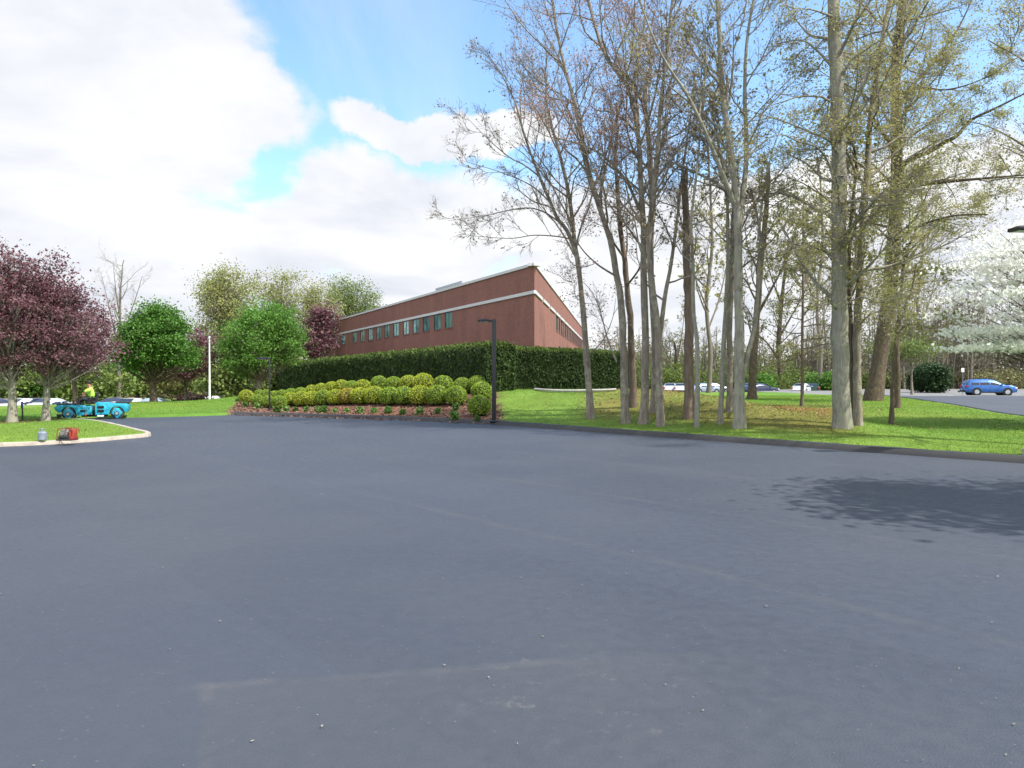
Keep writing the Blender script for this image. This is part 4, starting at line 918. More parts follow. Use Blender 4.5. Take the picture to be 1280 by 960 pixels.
# young perennials along the front of the bed
rg = np.random.default_rng(9); n = 130
a = rg.uniform(0, 6.28, n); pos = np.stack([np.cos(a) * rg.uniform(.0, .13, n), np.sin(a) * rg.uniform(0, .13, n), rg.uniform(.02, .22, n)], 1)
lv, lf = leaves(rg, pos, .055, 0); po = mk('perennial_plant', [(lv, lf)], M['perennial'], smooth=False); pm = po.data; bpy.data.objects.remove(po)
for i, (px, py) in enumerate([(597, 525), (568, 524), (570, 511), (547, 515), (524, 516), (503.5, 516.5), (485.5, 515), (467.5, 514.5), (450, 514.5), (433.5, 514), (418, 514), (405, 514), (397, 513), (383, 512), (370, 512.5), (357, 513), (346, 513.5), (307, 507), (322, 509), (297, 500)]):
    p = hit(px, py + 2); o = bpy.data.objects.new('perennial_plant', pm); C.objects.link(o); o.location = p; s = rgb.uniform(.75, 1.35); o.scale = (s, s, s); o.rotation_euler = (0, 0, rgb.uniform(0, 6))
    tag(o, f'small green perennial in the mulch, {ORD[i]} along from the tall lamp post', 'plant', 'young perennials along the mulch bed')
# bark chips give the mulch a rough edge
rg = np.random.default_rng(12); n = 26000; x = rg.uniform(-20, 1.2, n); y = rg.uniform(23, 48, n); k = (inside(np.stack([x, y], 1), bed)); x, y = x[k], y[k]
P = np.stack([x, y, np.minimum(lawn_h(x, y), .02 + np.maximum(sdist(np.stack([x, y], 1), lot), 0) * 1.2) + .015], 1); lv, lf = leaves(rg, P, .05, .5)
M['chips'] = leafmat('bark_chips', [(.10, .053, .038), (.17, .095, .068), (.23, .14, .10)], 0)
tag(mk('mulch', [(lv, lf)], M['chips'], smooth=False), 'reddish bark mulch covering the boxwood bed', 'mulch', kind='stuff')

# ------------------------------------------------------------------ brick building
U = np.array([-.467, .884]); U /= np.linalg.norm(U); W = np.array([.15, .989]); W /= np.linalg.norm(W)
CB = at(668, 400, 50)[:2]
def tpx(px, D):                                       # distance along a wall direction that projects to px
    k = (px - 640) / F; return (k * CB[1] - CB[0]) / (D[0] - k * D[1])
bld = thing('office_building', 'long red brick office building with white band, white coping and a sharp corner', 'building', (CB[0], CB[1], 0))
TOP, BT, BB, WT, WB = 9.45, 7.72, 7.49, 7.47, 6.05
LA, LB = tpx(405, U), 66.0
def wall_strip(D, Nn, t0, t1, z0, z1, off=0.0):
    a = CB + D * t0 + Nn * off; b = CB + D * t1 + Nn * off
    return [(a[0], a[1], z0), (b[0], b[1], z0), (b[0], b[1], z1), (a[0], a[1], z1)], (t0, t1, z0, z1)
NU = np.array([-U[1], U[0]]); NW = np.array([W[1], -W[0]])
wl = [tpx(p, U) for p in (413.5, 421.4, 429.6, 443.4, 453.1, 463.2, 473.5, 483.9, 495.2, 507.4, 519.9, 532.7, 546.7, 560.7)]
wl = sorted(wl); wr = [18 + 2.75 * i for i in range(17)]
def facade(D, Nn, length, wins, hw):
    fs, uv = [], []
    def add(t0, t1, z0, z1):
        v, u = wall_strip(D, Nn, t0, t1, z0, z1); fs.append(v); uv.append(u)
    add(0, length, -1.5, WB); add(0, length, WT, TOP)
    e = 0
    for w in wins: add(e, w - hw, WB, WT); e = w + hw
    add(e, length, WB, WT)
    return fs, uv
quads_, uvs = [], []
for D, Nn, ln, wn in ((U, NU, LA, wl), (W, NW, LB, wr)):
    f_, u_ = facade(D, Nn, ln, wn, .86); quads_ += f_; uvs += u_
EA, EB = CB + U * LA, CB + W * LB
quads_.append([(EA[0], EA[1], -1.5), (EB[0], EB[1], -1.5), (EB[0], EB[1], TOP), (EA[0], EA[1], TOP)]); uvs.append((0, np.linalg.norm(EB - EA), -1.5, TOP))
wv = np.array(quads_).reshape(-1, 3); wo = mk('wall', [(wv, np.arange(len(wv)).reshape(-1, 4))], M['brick'], bld, smooth=False, loc=(CB[0], CB[1], 0))
ul = wo.data.uv_layers.new(name='UVMap')
for i, (t0, t1, z0, z1) in enumerate(uvs):
    for j, q in enumerate(((t0, z0), (t1, z0), (t1, z1), (t0, z1))): ul.data[i * 4 + j].uv = q
loc0 = np.array([CB[0], CB[1], 0])
def prismstrip(D, Nn, t0, t1, z0, z1, o0, o1):
    a, b = CB + D * t0, CB + D * t1; v = []
    for off in (o0, o1):
        for (p, z) in ((a, z0), (b, z0), (b, z1), (a, z1)): q = p + Nn * off; v.append((q[0], q[1], z))
    f = [(0, 1, 2, 3), (7, 6, 5, 4), (0, 4, 5, 1), (1, 5, 6, 2), (2, 6, 7, 3), (3, 7, 4, 0)]
    return (np.array(v), f)
mk('stone_band', [prismstrip(U, NU, -.1, LA + .05, BB, BT, -.1, .10)], M['white_trim'], bld, smooth=False, loc=loc0)
segs = [prismstrip(W, NW, .0 + i * 5.5, min(LB, i * 5.5 + 4.6), BB, BT, -.1, .10) for i in range(12)]
mk('stone_band', segs, M['white_trim'], bld, smooth=False, loc=loc0)
cop = [prismstrip(U, NU, -.1, LA + .2, TOP, TOP + .2, -.5, .10), prismstrip(W, NW, .0, LB + .2, TOP + .001, TOP + .195, -.5, .09)]
mk('coping', cop, M['white_trim'], bld, smooth=False, loc=loc0)
rv = [(CB[0], CB[1], TOP - .45), (EB[0], EB[1], TOP - .45), (EA[0], EA[1], TOP - .45)]
mk('roof', [(rv, [(0, 1, 2)])], M['roofing'], bld, smooth=False, loc=loc0)
for D, Nn, ws in ((U, NU, wl), (W, NW, wr)):
    for w in ws:
        a = prismstrip(D, Nn, w - .86, w + .86, WB, WT, -.07, -.05)
        fo = mk('window', [prismstrip(D, Nn, w - .86, w - .80, WB, WT, -.049, -.015), prismstrip(D, Nn, w + .80, w + .86, WB, WT, -.049, -.015), prismstrip(D, Nn, w - .80, w + .80, WB, WB + .06, -.049, -.015), prismstrip(D, Nn, w - .80, w + .80, WT - .06, WT, -.049, -.015), prismstrip(D, Nn, w - .02, w + .02, WB + .06, WT - .06, -.049, -.02)], M['black_paint'], bld, smooth=False, loc=loc0)
        mk('pane', [a], M['window'], fo, smooth=False, loc=loc0)
        s_ = mk('sill', [prismstrip(D, Nn, w - .9, w + .9, WB - .08, WB - .002, -.02, .05)], M['brick'], fo, smooth=False, loc=loc0)
        s_.data.uv_layers.new(name='UVMap')
# low plant room on the roof
pc = at(570, 355, 74)[:2] - CB
mb = MB(); an = math.atan2(U[1], U[0]); rm = Matrix.Rotation(an, 3, 'Z')
mb.box((pc[0], pc[1], TOP + .65), (7.0, 1.8, 2.2), rm, .04)
for i in range(5): mb.box((pc[0] + U[0] * (i - 2) * 1.3 + NU[0] * .93, pc[1] + U[1] * (i - 2) * 1.3 + NU[1] * .93, TOP + .75), (1.0, .06, 1.6), rm)
ru = mb.build('rooftop_unit', M['unit'], bld)

# ------------------------------------------------------------------ lamp posts and poles
def lamp(label, base, h, armdir=(-1, 0), foot=False, paint='black_paint', k=1.0):
    t = thing('lamp_post', label, 'lamp post', base, group='square headed car park lamps')
    mb = MB(); mb.box((0, 0, h / 2), (.115 * k, .115 * k, h), None, .008); mb.box((0, 0, .03), (.24 * k, .24 * k, .06), None, .01); mb.build('post', M[paint], t)
    dx, dy = armdir; a = math.atan2(dy, dx); rm = Matrix.Rotation(a, 3, 'Z')
    mb = MB(); mb.box((dx * .09, dy * .09, h - .05), (.16, .07, .06), rm, .01); mb.build('arm', M[paint], t)
    mb = MB(); mb.box((dx * .34, dy * .34, h - .045), (.42, .30, .075), rm, .02); mb.box((dx * .34, dy * .34, h - .0), (.26, .18, .03), rm, .01); hd = mb.build('lamp_head', M[paint], t)
    mb = MB(); mb.box((dx * .34, dy * .34, h - .086), (.30, .20, .012), rm); mb.build('lens', M['lamp_lens'], hd)
    if foot: mb = MB(); mb.cyl((0, 0, -.3), (0, 0, .14), .28, .27, 24); mb.build('concrete_base', M['concrete'], t)
    return t
b = hit(617.5, 528); lamp('tall dark lamp post at the right end of the boxwood bed', b, (528 - 400) / F * b[1], foot=False, k=1.25)
b = hit(337, 513); lamp('smaller dark grey lamp post at the left end of the boxwood bed', b, (513 - 447) / F * b[1], paint='black_paint', k=.6)
b = at(1299, 571, 13.75); t = lamp('black lamp whose head alone pokes in at the right picture edge', (b[0], b[1], .08), 1.6 + 188 / F * 13.75 - .08, foot=True)
b = at(262, 499, 50.5); t = thing('pole', 'tall slim white pole standing on the lawn beside the light green tree', 'pole', b)
mb = MB(); mb.cyl((0, 0, -.2), (0, 0, 4.35), .075, .045, 12); mb.build('shaft', M['white_paint'], t)
mb = MB(); mb.sph((0, 0, 4.38), .075); mb.build('finial', M['white_paint'], t)
b = hit(28, 526); t = thing('marker_post', 'thin black post with blue plate near the purple trees', 'post', b)
h = 24 / F * b[1]
mb = MB(); mb.box((0, 0, h / 2 - .1), (.04, .04, h + .2), None, .004); mb.build('post', M['black_paint'], t)
mb = MB(); mb.box((0, -.026, h - .12), (.07, .012, .22), None, .003); mb.build('plate', M['sign_blue'], t)
for i, (px, py0, py1, Y, lab) in enumerate([(1104, 460, 489, 66, 'small white-topped sign post left of the slender right trunk'), (1203, 460, 488, 74, 'small white sign on a thin post left of the blue car'), (231, 484, 502, 54, 'short pale post beside the dark brown bushes')]):
    x = (px - 640) / F * Y; zt_ = EYE + (HOR - py0) / F * Y; g = ground_h(x, Y)[0]
    t = thing('sign_post', lab, 'sign post', (x, Y, g)); H = zt_ - g
    mb = MB(); mb.cyl((0, 0, -.2), (0, 0, H), .03, .03, 8); mb.build('post', M['grey_paint'], t)
    if i < 2: mb = MB(); mb.box((0, -.04, H - .22), (.30, .02, .42), None, .005); mb.build('plate', M['white_paint'], t)
    else: mb = MB(); mb.box((0, 0, H + .01), (.09, .09, .06), None, .01); mb.build('cap', M['grey_paint'], t)

# ------------------------------------------------------------------ cars
def car_profile(kind):
    if kind == 'suv':      # x (front +), z of belt, z of roof surface
        return dict(L=4.6, W=1.84, H=1.62, wheel=.345, axles=(1.38, -1.32), hood=[(2.28, .55), (2.25, .78), (2.08, .94), (1.2, 1.04)], roof=[(1.12, 1.06), (.32, 1.52), (-.2, 1.61), (-1.2, 1.60), (-1.85, 1.50), (-2.18, 1.12)], tail=[(-2.24, 1.08), (-2.28, .75), (-2.24, .50)], glass=(.98, -1.98))
    return dict(L=4.6, W=1.8, H=1.45, wheel=.32, axles=(1.38, -1.30), hood=[(2.28, .48), (2.25, .66), (2.05, .80), (1.1, .94)], roof=[(1.02, .96), (.15, 1.39), (-.3, 1.44), (-.85, 1.42), (-1.62, 1.08)], tail=[(-1.75, 1.05), (-2.24, 1.0), (-2.28, .72), (-2.24, .46)], glass=(.9, -1.5))
def make_car(label, paint, kind='sedan', loc=(0, 0, 0), rz=0.0, group=None):
    q = car_profile(kind); hw = q['W'] / 2
    t = thing('parked_car', label, 'car', loc, rz, group)
    top = q['hood'] + q['roof'] + q['tail']
    belt = .98 if kind == 'suv' else .92
    # body shell: stations along x, cross-section from sill to roof centre
    xs = np.array([p[0] for p in top]); zs = np.array([p[1] for p in top])
    X = np.unique(np.concatenate([np.linspace(-2.26, 2.26, 34)]))[::-1]
    Z = np.interp(X[::-1], xs[::-1], zs[::-1])[::-1]
    rows = []
    for x, z in zip(X, Z):
        e = abs(x) / 2.28; w = hw * (1 - .16 * max(0, (e - .62) / .38) ** 2)
        b_ = min(belt, z); tum = max(0, (z - belt)) / (q['H'] - belt) * .22
        zb = .24 + .10 * max(0, (e - .8) / .2)
        rows.append([(x, w * .93, zb), (x, w, zb + .14), (x, w, (zb + b_) / 2 + .06), (x, w * .975, b_ - .02 if z > belt + .01 else b_ - .05), (x, (w * .955 - tum * .93) if z > belt + .01 else w * .9, z - (.05 if z > belt + .05 else .012)), (x, (w * .955 - tum) * .82, z - .006), (x, 0, z)])
    A = np.array(rows); B = A[:, ::-1][:, 1:] * np.array([1, -1, 1]); G = np.concatenate([A, B], 1); n, k = G.shape[:2]
    ii = (np.arange(n - 1)[:, None] * k + np.arange(k - 1)[None]).ravel(); f = np.stack([ii, ii + 1, ii + k + 1, ii + k], 1)
    caps = [np.arange(k)[None], ((n - 1) * k + np.arange(k))[None, ::-1]]
    und = np.stack([np.arange(n - 1) * k, (np.arange(n - 1) + 1) * k, (np.arange(n - 1) + 1) * k + k - 1, np.arange(n - 1) * k + k - 1], 1)
    mk('body', [(G.reshape(-1, 3), [f, und] + caps)], M[paint], t)
    # side windows, windscreen, rear window: panels just outside the greenhouse
    g0, g1 = q['glass']
    def side_pt(x, fr, sgn):
        z = np.interp(x, xs[::-1], zs[::-1]); tum = max(0, (z - belt)) / (q['H'] - belt) * .22
        y0 = hw * .972; y1 = hw * .955 - tum * .93; zz0 = belt + .0; zz1 = z - .09
        e = abs(x) / 2.28; m_ = 1 - .16 * max(0, (e - .62) / .38) ** 2
        return (x, sgn * ((y0 * (1 - fr) + y1 * fr) * m_ + .006), zz0 + (zz1 - zz0) * fr)
    for sgn, nm in ((1, 1), (-1, 1)):
        spans = [(g0 - .10, -.08), (-.16, -1.02), (-1.10, g1 + .22)] if kind == 'suv' else [(g0 - .12, -.10), (-.18, g1 + .3)]
        for a_, b_ in spans:
            xx = np.linspace(a_, b_, 6); v = [side_pt(x, .08, sgn) for x in xx] + [side_pt(x, .94, sgn) for x in xx]
            ff = [(i, i + 1, 7 + i, 6 + i) for i in range(5)]
            mk('side_window', [(v, ff if sgn < 0 else [w_[::-1] for w_ in ff])], M['glass_car'], t)
    for nm, (i0, i1) in (('windscreen', (0, 1)), ('rear_window', (-2, -1))):
        (xa, za), (xb, zb2) = q['roof'][i0], q['roof'][i1]; v = []
        d = np.array([xb - xa, zb2 - za]); nrm = np.array([-d[1], d[0]]); nrm /= np.linalg.norm(nrm); nrm *= np.sign(nrm[1])
        for fr in (.1, .92):
            x, z = xa + d[0] * fr, za + d[1] * fr; tum = max(0, (z - belt)) / (q['H'] - belt) * .22; w = (hw * .955 - tum) * .84
            v += [(x + nrm[0] * .014, -w, z + nrm[1] * .014), (x + nrm[0] * .014, w, z + nrm[1] * .014)]
        mk(nm, [(v, [(0, 1, 3, 2)])], M['glass_car'], t, smooth=False)
    # wheels with dark arches
    r = q['wheel']
    for ax in q['axles']:
        for sgn in (1, -1):
            y = sgn * (hw - .10)
            mb = MB(); mb.cyl((ax, sgn * (hw - .30), r + .01), (ax, sgn * (hw + .004), r + .01), r + .075, None, 28); mb.build('wheel_arch', M['dark'], t)
            mb = MB(); mb.cyl((ax, y - sgn * .11, r), (ax, y + sgn * .115, r), r, None, 28); w = mb.build('wheel', M['tyre'], t)
            mb = MB(); mb.cyl((ax, y + sgn * .10, r), (ax, y + sgn * .122, r), r * .66, r * .6, 20); mb.build('rim', M['rim'], w)
    for sgn in (1, -1): mb = MB(); mb.box((0, sgn * hw * .955, .30), (2.0, .05, .12), None, .01); mb.build('sill_trim', M['dark'], t)
    zl = .74 if kind == 'suv' else .66
    for sgn in (1, -1):
        mb = MB(); mb.box((2.12, sgn * hw * .74, zl), (.22, .34, .13), Matrix.Rotation(-sgn * .35, 3, 'Z'), .03); mb.build('headlight', M['lamp_lens'], t)
        mb = MB(); mb.box((-2.14, sgn * hw * .78, zl + .16), (.24, .22, .17), Matrix.Rotation(sgn * .3, 3, 'Z'), .03); mb.build('tail_light', M['tail'], t)
        mb = MB(); mb.box((.86, sgn * (hw + .09), belt + .08), (.14, .2, .13), None, .03); mb.build('mirror', M[paint], t)
        for hx in (.2, -.75): mb = MB(); mb.box((hx - .25, sgn * (hw * .99), belt - .16), (.17, .03, .03), None, .008); mb.build('door_handle', M[paint], t)
    for bx_ in (2.2, -2.2): mb = MB(); mb.box((bx_, 0, .41), (.14, hw * 1.5, .21), None, .03); mb.build('bumper', M['dark'], t)
    if kind == 'suv':
        for sgn in (1, -1): mb = MB(); mb.tube([(.25, sgn * .62, 1.60), (.1, sgn * .62, 1.66), (-1.4, sgn * .62, 1.65), (-1.55, sgn * .62, 1.585)], .018, 6); mb.build('roof_rail', M['dark'], t)
    return t
gz = -.155
make_car('blue estate SUV seen from its right side on the worn lot', 'car_blue', 'suv', ((1235 - 640) / F * 71.0, 71.0, gz), -0.22)
make_car('dark vehicle cut off by the right picture edge, in front of the blue SUV', 'car_maroon', 'suv', (56.0, 74.0, gz), 0.3)
for px, Y, rz, paint, kind, lab in [(1003, 95.5, .9, 'car_silver', 'sedan', 'silver car seen between the slim reddish trunk and the forked mottled tree'), (1016, 97.5, 1.2, 'car_green', 'sedan', 'dark green car just right of the silver car'), (951, 94.5, .25, 'car_navy', 'sedan', 'dark navy car right of the thick dark rear trunk'),
                                   (933, 97, 1.3, 'car_light_blue', 'sedan', 'light blue car left of the thick dark rear trunk'), (880, 96, .35, 'car_greyblue', 'sedan', 'grey-blue car right of the dead trunk'), (893, 99, .1, 'car_silver', 'sedan', 'pale silver car between the dead trunk and the thin whitish trunk'), (851, 97, 1.3, 'car_white', 'sedan', 'white car left of the dead trunk beside the small round tree'), (838, 98, 1.3, 'car_silver', 'sedan', 'silver car furthest left in the gap before the dead trunk')]:
    make_car(lab, paint, kind, ((px - 640) / F * Y, Y, -.58), rz, 'cars parked beyond the grove')
for px, Y, rz, paint, lab in [(6, 61, .15, 'car_navy', 'navy car at the left picture edge below the left lawn'), (32, 62, 1.4, 'car_white', 'white car between the two front purple trees'), (48, 63, 1.5, 'car_black', 'black car just left of the right purple trunk'), (68, 62, 1.4, 'car_silver', 'silver car just right of the right purple trunk'), (150, 64, .1, 'car_navy', 'navy car behind the right end of the roller'),
                          (168, 62.5, 1.5, 'car_white', 'white car left of the green maple trunk'), (198, 63, .1, 'car_greyblue', 'grey-blue car right of the green maple trunk'), (272, 70, .1, 'car_white', 'white car right of the white pole')]:
    make_car(lab, paint, 'sedan', ((px - 640) / F * Y, Y, -1.62), rz, 'cars parked below the left lawn')

# ------------------------------------------------------------------ skin-modifier figure
def figure(name, pts, edges, mat, parent, sub=2):
    me = bpy.data.meshes.new(name); keys = list(pts); me.from_pydata([pts[k][0] for k in keys], [(keys.index(a), keys.index(b)) for a, b in edges], [])
    o = bpy.data.objects.new(name, me); C.objects.link(o); o.parent = parent; me.materials.append(mat)
    o.modifiers.new('skin', 'SKIN').use_smooth_shade = True
    if not me.skin_vertices: me.skin_vertices.new()
    for i, k in enumerate(keys):
        r = pts[k][1]; me.skin_vertices[0].data[i].radius = (r, r) if not isinstance(r, tuple) else r
        me.skin_vertices[0].data[i].use_root = (i == 0)
    s = o.modifiers.new('sub', 'SUBSURF'); s.levels = sub; s.render_levels = sub
    return o

# ------------------------------------------------------------------ road roller
rb = at(117, 524.0, 27.6); K = 1.0
ro = thing('road_roller', 'turquoise tandem road roller working on the fresh asphalt behind the left lawn', 'road roller', (rb[0], rb[1], 0), R_(24)); ro.scale = (.94, .94, .97)
def zx(a): return (a - 605) * .00291            # zoomed reading -> metres along the machine
def zz(b): return max(0, (470 - b) * .00291)
for cxz in (318, 908):
    c = zx(cxz); r = .23
    mb = MB(); mb.cyl((c, -.44, r), (c, .44, r), r, None, 40); dr = mb.build('drum', M['steel'], ro)
    mb = MB(); mb.cyl((c, -.452, r), (c, -.43, r), r * .9, None, 32); mb.build('drum_end', M['dark'], dr)
    for sgn in (-1, 1):
        s = .185
        mb = MB(); y0, y1 = sgn * .47, sgn * .505
        mb.prism([(c - s, r + .01), (c - .02, r - .185), (c + .05, r - .185), (c + s + .03, r + .02), (c + .07, r + .21), (c - .10, r + .21)], min(y0, y1), max(y0, y1), .008); yk = mb.build('yoke', M['teal'], ro)
        mb = MB(); mb.cyl((c, sgn * .50, r), (c, sgn * .535, r), .085, None, 18); hb_ = mb.build('hub_plate', M['dark'], yk)
        mb = MB(); mb.cyl((c, sgn * .53, r), (c, sgn * .55, r), .05, None, 14)
        for q in range(6): a = q * math.pi / 3; mb.cyl((c + math.cos(a) * .068, sgn * .53, r + math.sin(a) * .068), (c + math.cos(a) * .068, sgn * .545, r + math.sin(a) * .068), .011, None, 8)
        mb.build('hub_bolts', M['hub'], hb_)
# rear half (left) with fender and step
def arc(c, a0, a1, R=.265): return [(c + R * math.cos(R_(a)), .23 + R * math.sin(R_(a))) for a in np.linspace(a0, a1, 12)]
mb = MB(); mb.prism([(zx(150), zz(312)), (zx(165), zz(285)), (zx(205), zz(268)), (zx(455), zz(270)), (zx(600), zz(290)), (zx(600), zz(400)), (zx(440), zz(418))] + arc(zx(318), 0, 165) + [(zx(195), zz(372))], -.46, .46, .02); mb.build('rear_frame', M['teal'], ro)
mb = MB(); mb.box((zx(490), -.468, zz(353)), (.17, .02, .085), None, .01); mb.build('tool_hatch', M['dark'], ro)
mb = MB(); mb.box((zx(325), 0, zz(264)), (.86, .84, .05), None, .015); mb.box((zx(520), -.2, zz(280)), (.28, .4, .05), None, .01); mb.build('floor_mat', M['dark'], ro)
# front half (right) with engine hood
mb = MB(); mb.prism([(zx(640), zz(252)), (zx(815), zz(252)), (zx(900), zz(256)), (zx(1035), zz(260)), (zx(1062), zz(285)), (zx(1058), zz(345)), (zx(1035), zz(380))] + arc(zx(908), 15, 172) + [(zx(812), zz(405)), (zx(640), zz(412))], -.46, .46, .02); mb.build('front_frame', M['teal'], ro)
mb = MB(); mb.box((zx(730), 0, zz(250)), (.5, .86, .04), None, .015); mb.build('engine_hood', M['teal'], ro)
mb = MB(); mb.box((zx(975), 0, zz(250)), (.5, .8, .05), None, .02); mb.build('hood_mat', M['dark'], ro)
for zq in (305, 357):
    mb = MB(); mb.box((zx(710), -.467, zz(zq)), (.24, .02, .095), None, .008)
    for q in range(4): mb.box((zx(710), -.479, zz(zq) - .036 + q * .024), (.22, .012, .008))
    mb.build('grille', M['dark'], ro)
mb = MB(); mb.cyl((zx(621), 0, .14), (zx(621), 0, zz(300)), .09, None, 16); mb.box((zx(621), 0, zz(330)), (.13, .5, .16), None, .02); mb.build('articulation_joint', M['rust'], ro)
mb = MB(); mb.box((zx(705), -.36, zz(425)), (.24, .18, .07), None, .02); mb.build('water_tank', M['white_paint'], ro)
mb = MB(); mb.box((zx(620), 0, zz(425)), (.9, .5, .07), None, .015); mb.build('underbody', M['dark'], ro)
mb = MB(); mb.box((zx(528), -.47, zz(412)), (.06, .03, .16), None, .008); mb.build('reflector', M['orange'], ro)
mb = MB(); mb.box((zx(860), -.25, zz(252) + .03), (.16, .12, .06), None, .015); mb.build('work_light', M['hub'], ro)
mb = MB(); mb.box((zx(585), -.05, .66), (.36, .44, .12), None, .04); mb.box((zx(645), -.05, .86), (.10, .42, .40), Matrix.Rotation(.15, 3, 'Y'), .04); mb.build('seat', M['dark'], ro)
mb = MB(); mb.cyl((zx(400), -.05, .58), (zx(455), -.05, .88), .025, None, 10); col_o = mb.build('steering_column', M['dark'], ro)
bm_ = MB(); 
pts_ = [(zx(458) + .05 * math.sin(a) * .6, -.05 + .17 * math.cos(a), .89 + .17 * math.sin(a) * .45) for a in np.linspace(0, 2 * math.pi, 21)]
bm_.tube(pts_, .014, 6); bm_.build('steering_wheel', M['dark'], col_o)
for sgn in (-1, 1): mb = MB(); mb.tube([(zx(260), sgn * .40, .57), (zx(262), sgn * .40, .72), (zx(380), sgn * .40, .74), (zx(385), sgn * .40, .57)], .014, 8); mb.build('hand_rail', M['dark'], ro)

# operator, seated and turned to the left, reaching for the wheel
op = thing('person', 'roller driver in a bright yellow hi-vis shirt and dark trousers, reaching forward', 'person', (rb[0], rb[1], 0), R_(24)); op.scale = (.94, .94, .97)
hx, hy = zx(590), -.05
sh = zx(572)
pts = {'pelvis': ((hx, hy, .80), .125), 'waist': ((hx - .01, hy, .92), .115), 'chest': ((sh + .0, hy, 1.10), (.135, .12)), 'base': ((sh - .02, hy, 1.22), .075), 'neck': ((sh - .04, hy, 1.29), .05), 'jaw': ((sh - .075, hy, 1.35), .062), 'skull': ((sh - .07, hy, 1.43), .082), 'top': ((sh - .06, hy, 1.49), .055), 'nose': ((sh - .165, hy, 1.385), .012)}
ed = [('pelvis', 'waist'), ('waist', 'chest'), ('chest', 'base'), ('base', 'neck'), ('neck', 'jaw'), ('jaw', 'skull'), ('skull', 'top'), ('jaw', 'nose')]
for s, n_ in ((-1, 'n'), (1, 'f')):
    y = hy + s * .18
    hand = (zx(458) + .005, hy + s * .17, .90)
    el = (sh - .17, y + s * .03, .99) if s > 0 else (sh - .2, y - .02, 1.08)
    if s < 0: hand = (zx(478) - .02, hy - .17, .93)
    pts.update({f's{n_}': ((sh, y, 1.18), .062), f'e{n_}': (el, .044), f'w{n_}': (tuple(np.array(hand) + np.array([.07, 0, .03])), .028), f'h{n_}': (hand, .032)})
    ed += [('chest', f's{n_}'), (f's{n_}', f'e{n_}'), (f'e{n_}', f'w{n_}'), (f'w{n_}', f'h{n_}')]
    for q in range(4):
        o1 = np.array(hand) + np.array([-.045, (q - 1.5) * .019, .010]); o2 = o1 + np.array([-.022 - .004 * (q in (1, 2)), 0, -.026])
        pts.update({f'k{n_}{q}': (tuple(o1), .009), f't{n_}{q}': (tuple(o2), .008)}); ed += [(f'h{n_}', f'k{n_}{q}'), (f'k{n_}{q}', f't{n_}{q}')]
    pts.update({f'th{n_}': (tuple(np.array(hand) + np.array([-.015, -s * .04, .005])), .010)}); ed += [(f'h{n_}', f'th{n_}')]
    pts.update({f'hip{n_}': ((hx - .03, hy + s * .09, .78), .09), f'kn{n_}': ((hx - .42, hy + s * .13, .80), .062), f'an{n_}': ((hx - .50, hy + s * .13, .60), .042), f'to{n_}': ((hx - .66, hy + s * .13, .585), .035)})
    ed += [('pelvis', f'hip{n_}'), (f'hip{n_}', f'kn{n_}'), (f'kn{n_}', f'an{n_}'), (f'an{n_}', f'to{n_}')]
figure('body', pts, ed, M['skin'], op, 1)
sp = {k: (pts[k][0], pts[k][1] + .022 if not isinstance(pts[k][1], tuple) else tuple(a + .025 for a in pts[k][1])) for k in ('waist', 'chest', 'base', 'sn', 'en', 'sf', 'ef')}
sp['pel'] = ((hx, hy, .84), .14)
figure('shirt', sp, [('waist', 'pel'), ('waist', 'chest'), ('chest', 'base'), ('chest', 'sn'), ('sn', 'en'), ('chest', 'sf'), ('sf', 'ef')], M['hivis'], op, 2)
tp_ = {k: (pts[k][0], pts[k][1] + .018) for k in ('pelvis', 'hipn', 'knn', 'ann', 'hipf', 'knf', 'anf')}
figure('trousers', tp_, [('pelvis', 'hipn'), ('hipn', 'knn'), ('knn', 'ann'), ('pelvis', 'hipf'), ('hipf', 'knf'), ('knf', 'anf')], M['trousers'], op, 2)
for s in (-1, 1): mb = MB(); mb.box((hx - .57, hy + s * .13, .585), (.27, .095, .085), None, .03); mb.build('boot', M['dark'], op)
mb = MB(); mb.sph((sh - .055, hy, 1.455), (.098, .09, .082), 16, 10); mb.build('hair', M['hair'], op)
for s in (-1, 1): mb = MB(); mb.sph((sh - .142, hy + s * .032, 1.42), .011, 8, 6); mb.build('eye', M['dark'], op)

# ------------------------------------------------------------------ small things by the left kerb
b = hit(53, 555.5); g = thing('gas_cylinder', 'small blue-grey metal canister with a collar standing on the pale kerb', 'canister', (b[0], b[1], .115)); s = b[1] / F
mb = MB(); mb.cyl((0, 0, .012), (0, 0, 9 * s), 5.2 * s, None, 22); mb.cyl((0, 0, 9 * s), (0, 0, 11 * s), 5.2 * s, 2.8 * s, 22); mb.build('tank', M['can'], g)
mb = MB(); mb.cyl((0, 0, 0), (0, 0, .03), 4.6 * s, None, 20); mb.build('foot_ring', M['grey_paint'], g)
mb = MB(); mb.cyl((0, 0, 11 * s), (0, 0, 13 * s), .9 * s, None, 10); mb.build('valve', M['hub'], g)
mb = MB()
mb.tube([(3.2 * s * math.cos(a), 3.2 * s * math.sin(a), 14 * s) for a in np.linspace(.6, 2 * math.pi - .6, 14)], .008, 6)
for a in (.6, 3.1, 5.6): mb.cyl((3.2 * s * math.cos(a), 3.2 * s * math.sin(a), 10.5 * s), (3.2 * s * math.cos(a), 3.2 * s * math.sin(a), 14 * s), .008, None, 6)
mb.build('collar', M['can'], g)
b = hit(84, 556.5); s = b[1] / F; e = thing('engine_pump', 'small red, orange and black petrol engine machine on the pale kerb', 'machine', (b[0], b[1] + .02, .11))
mb = MB(); mb.box((-.5 * s, 0, 1.1 * s), (19 * s, .30, 2.0 * s), None, .01); mb.box((-.5 * s, 0, 4.2 * s), (15 * s, .26, 4.2 * s), None, .02); mb.build('base', M['plastic_black'], e)
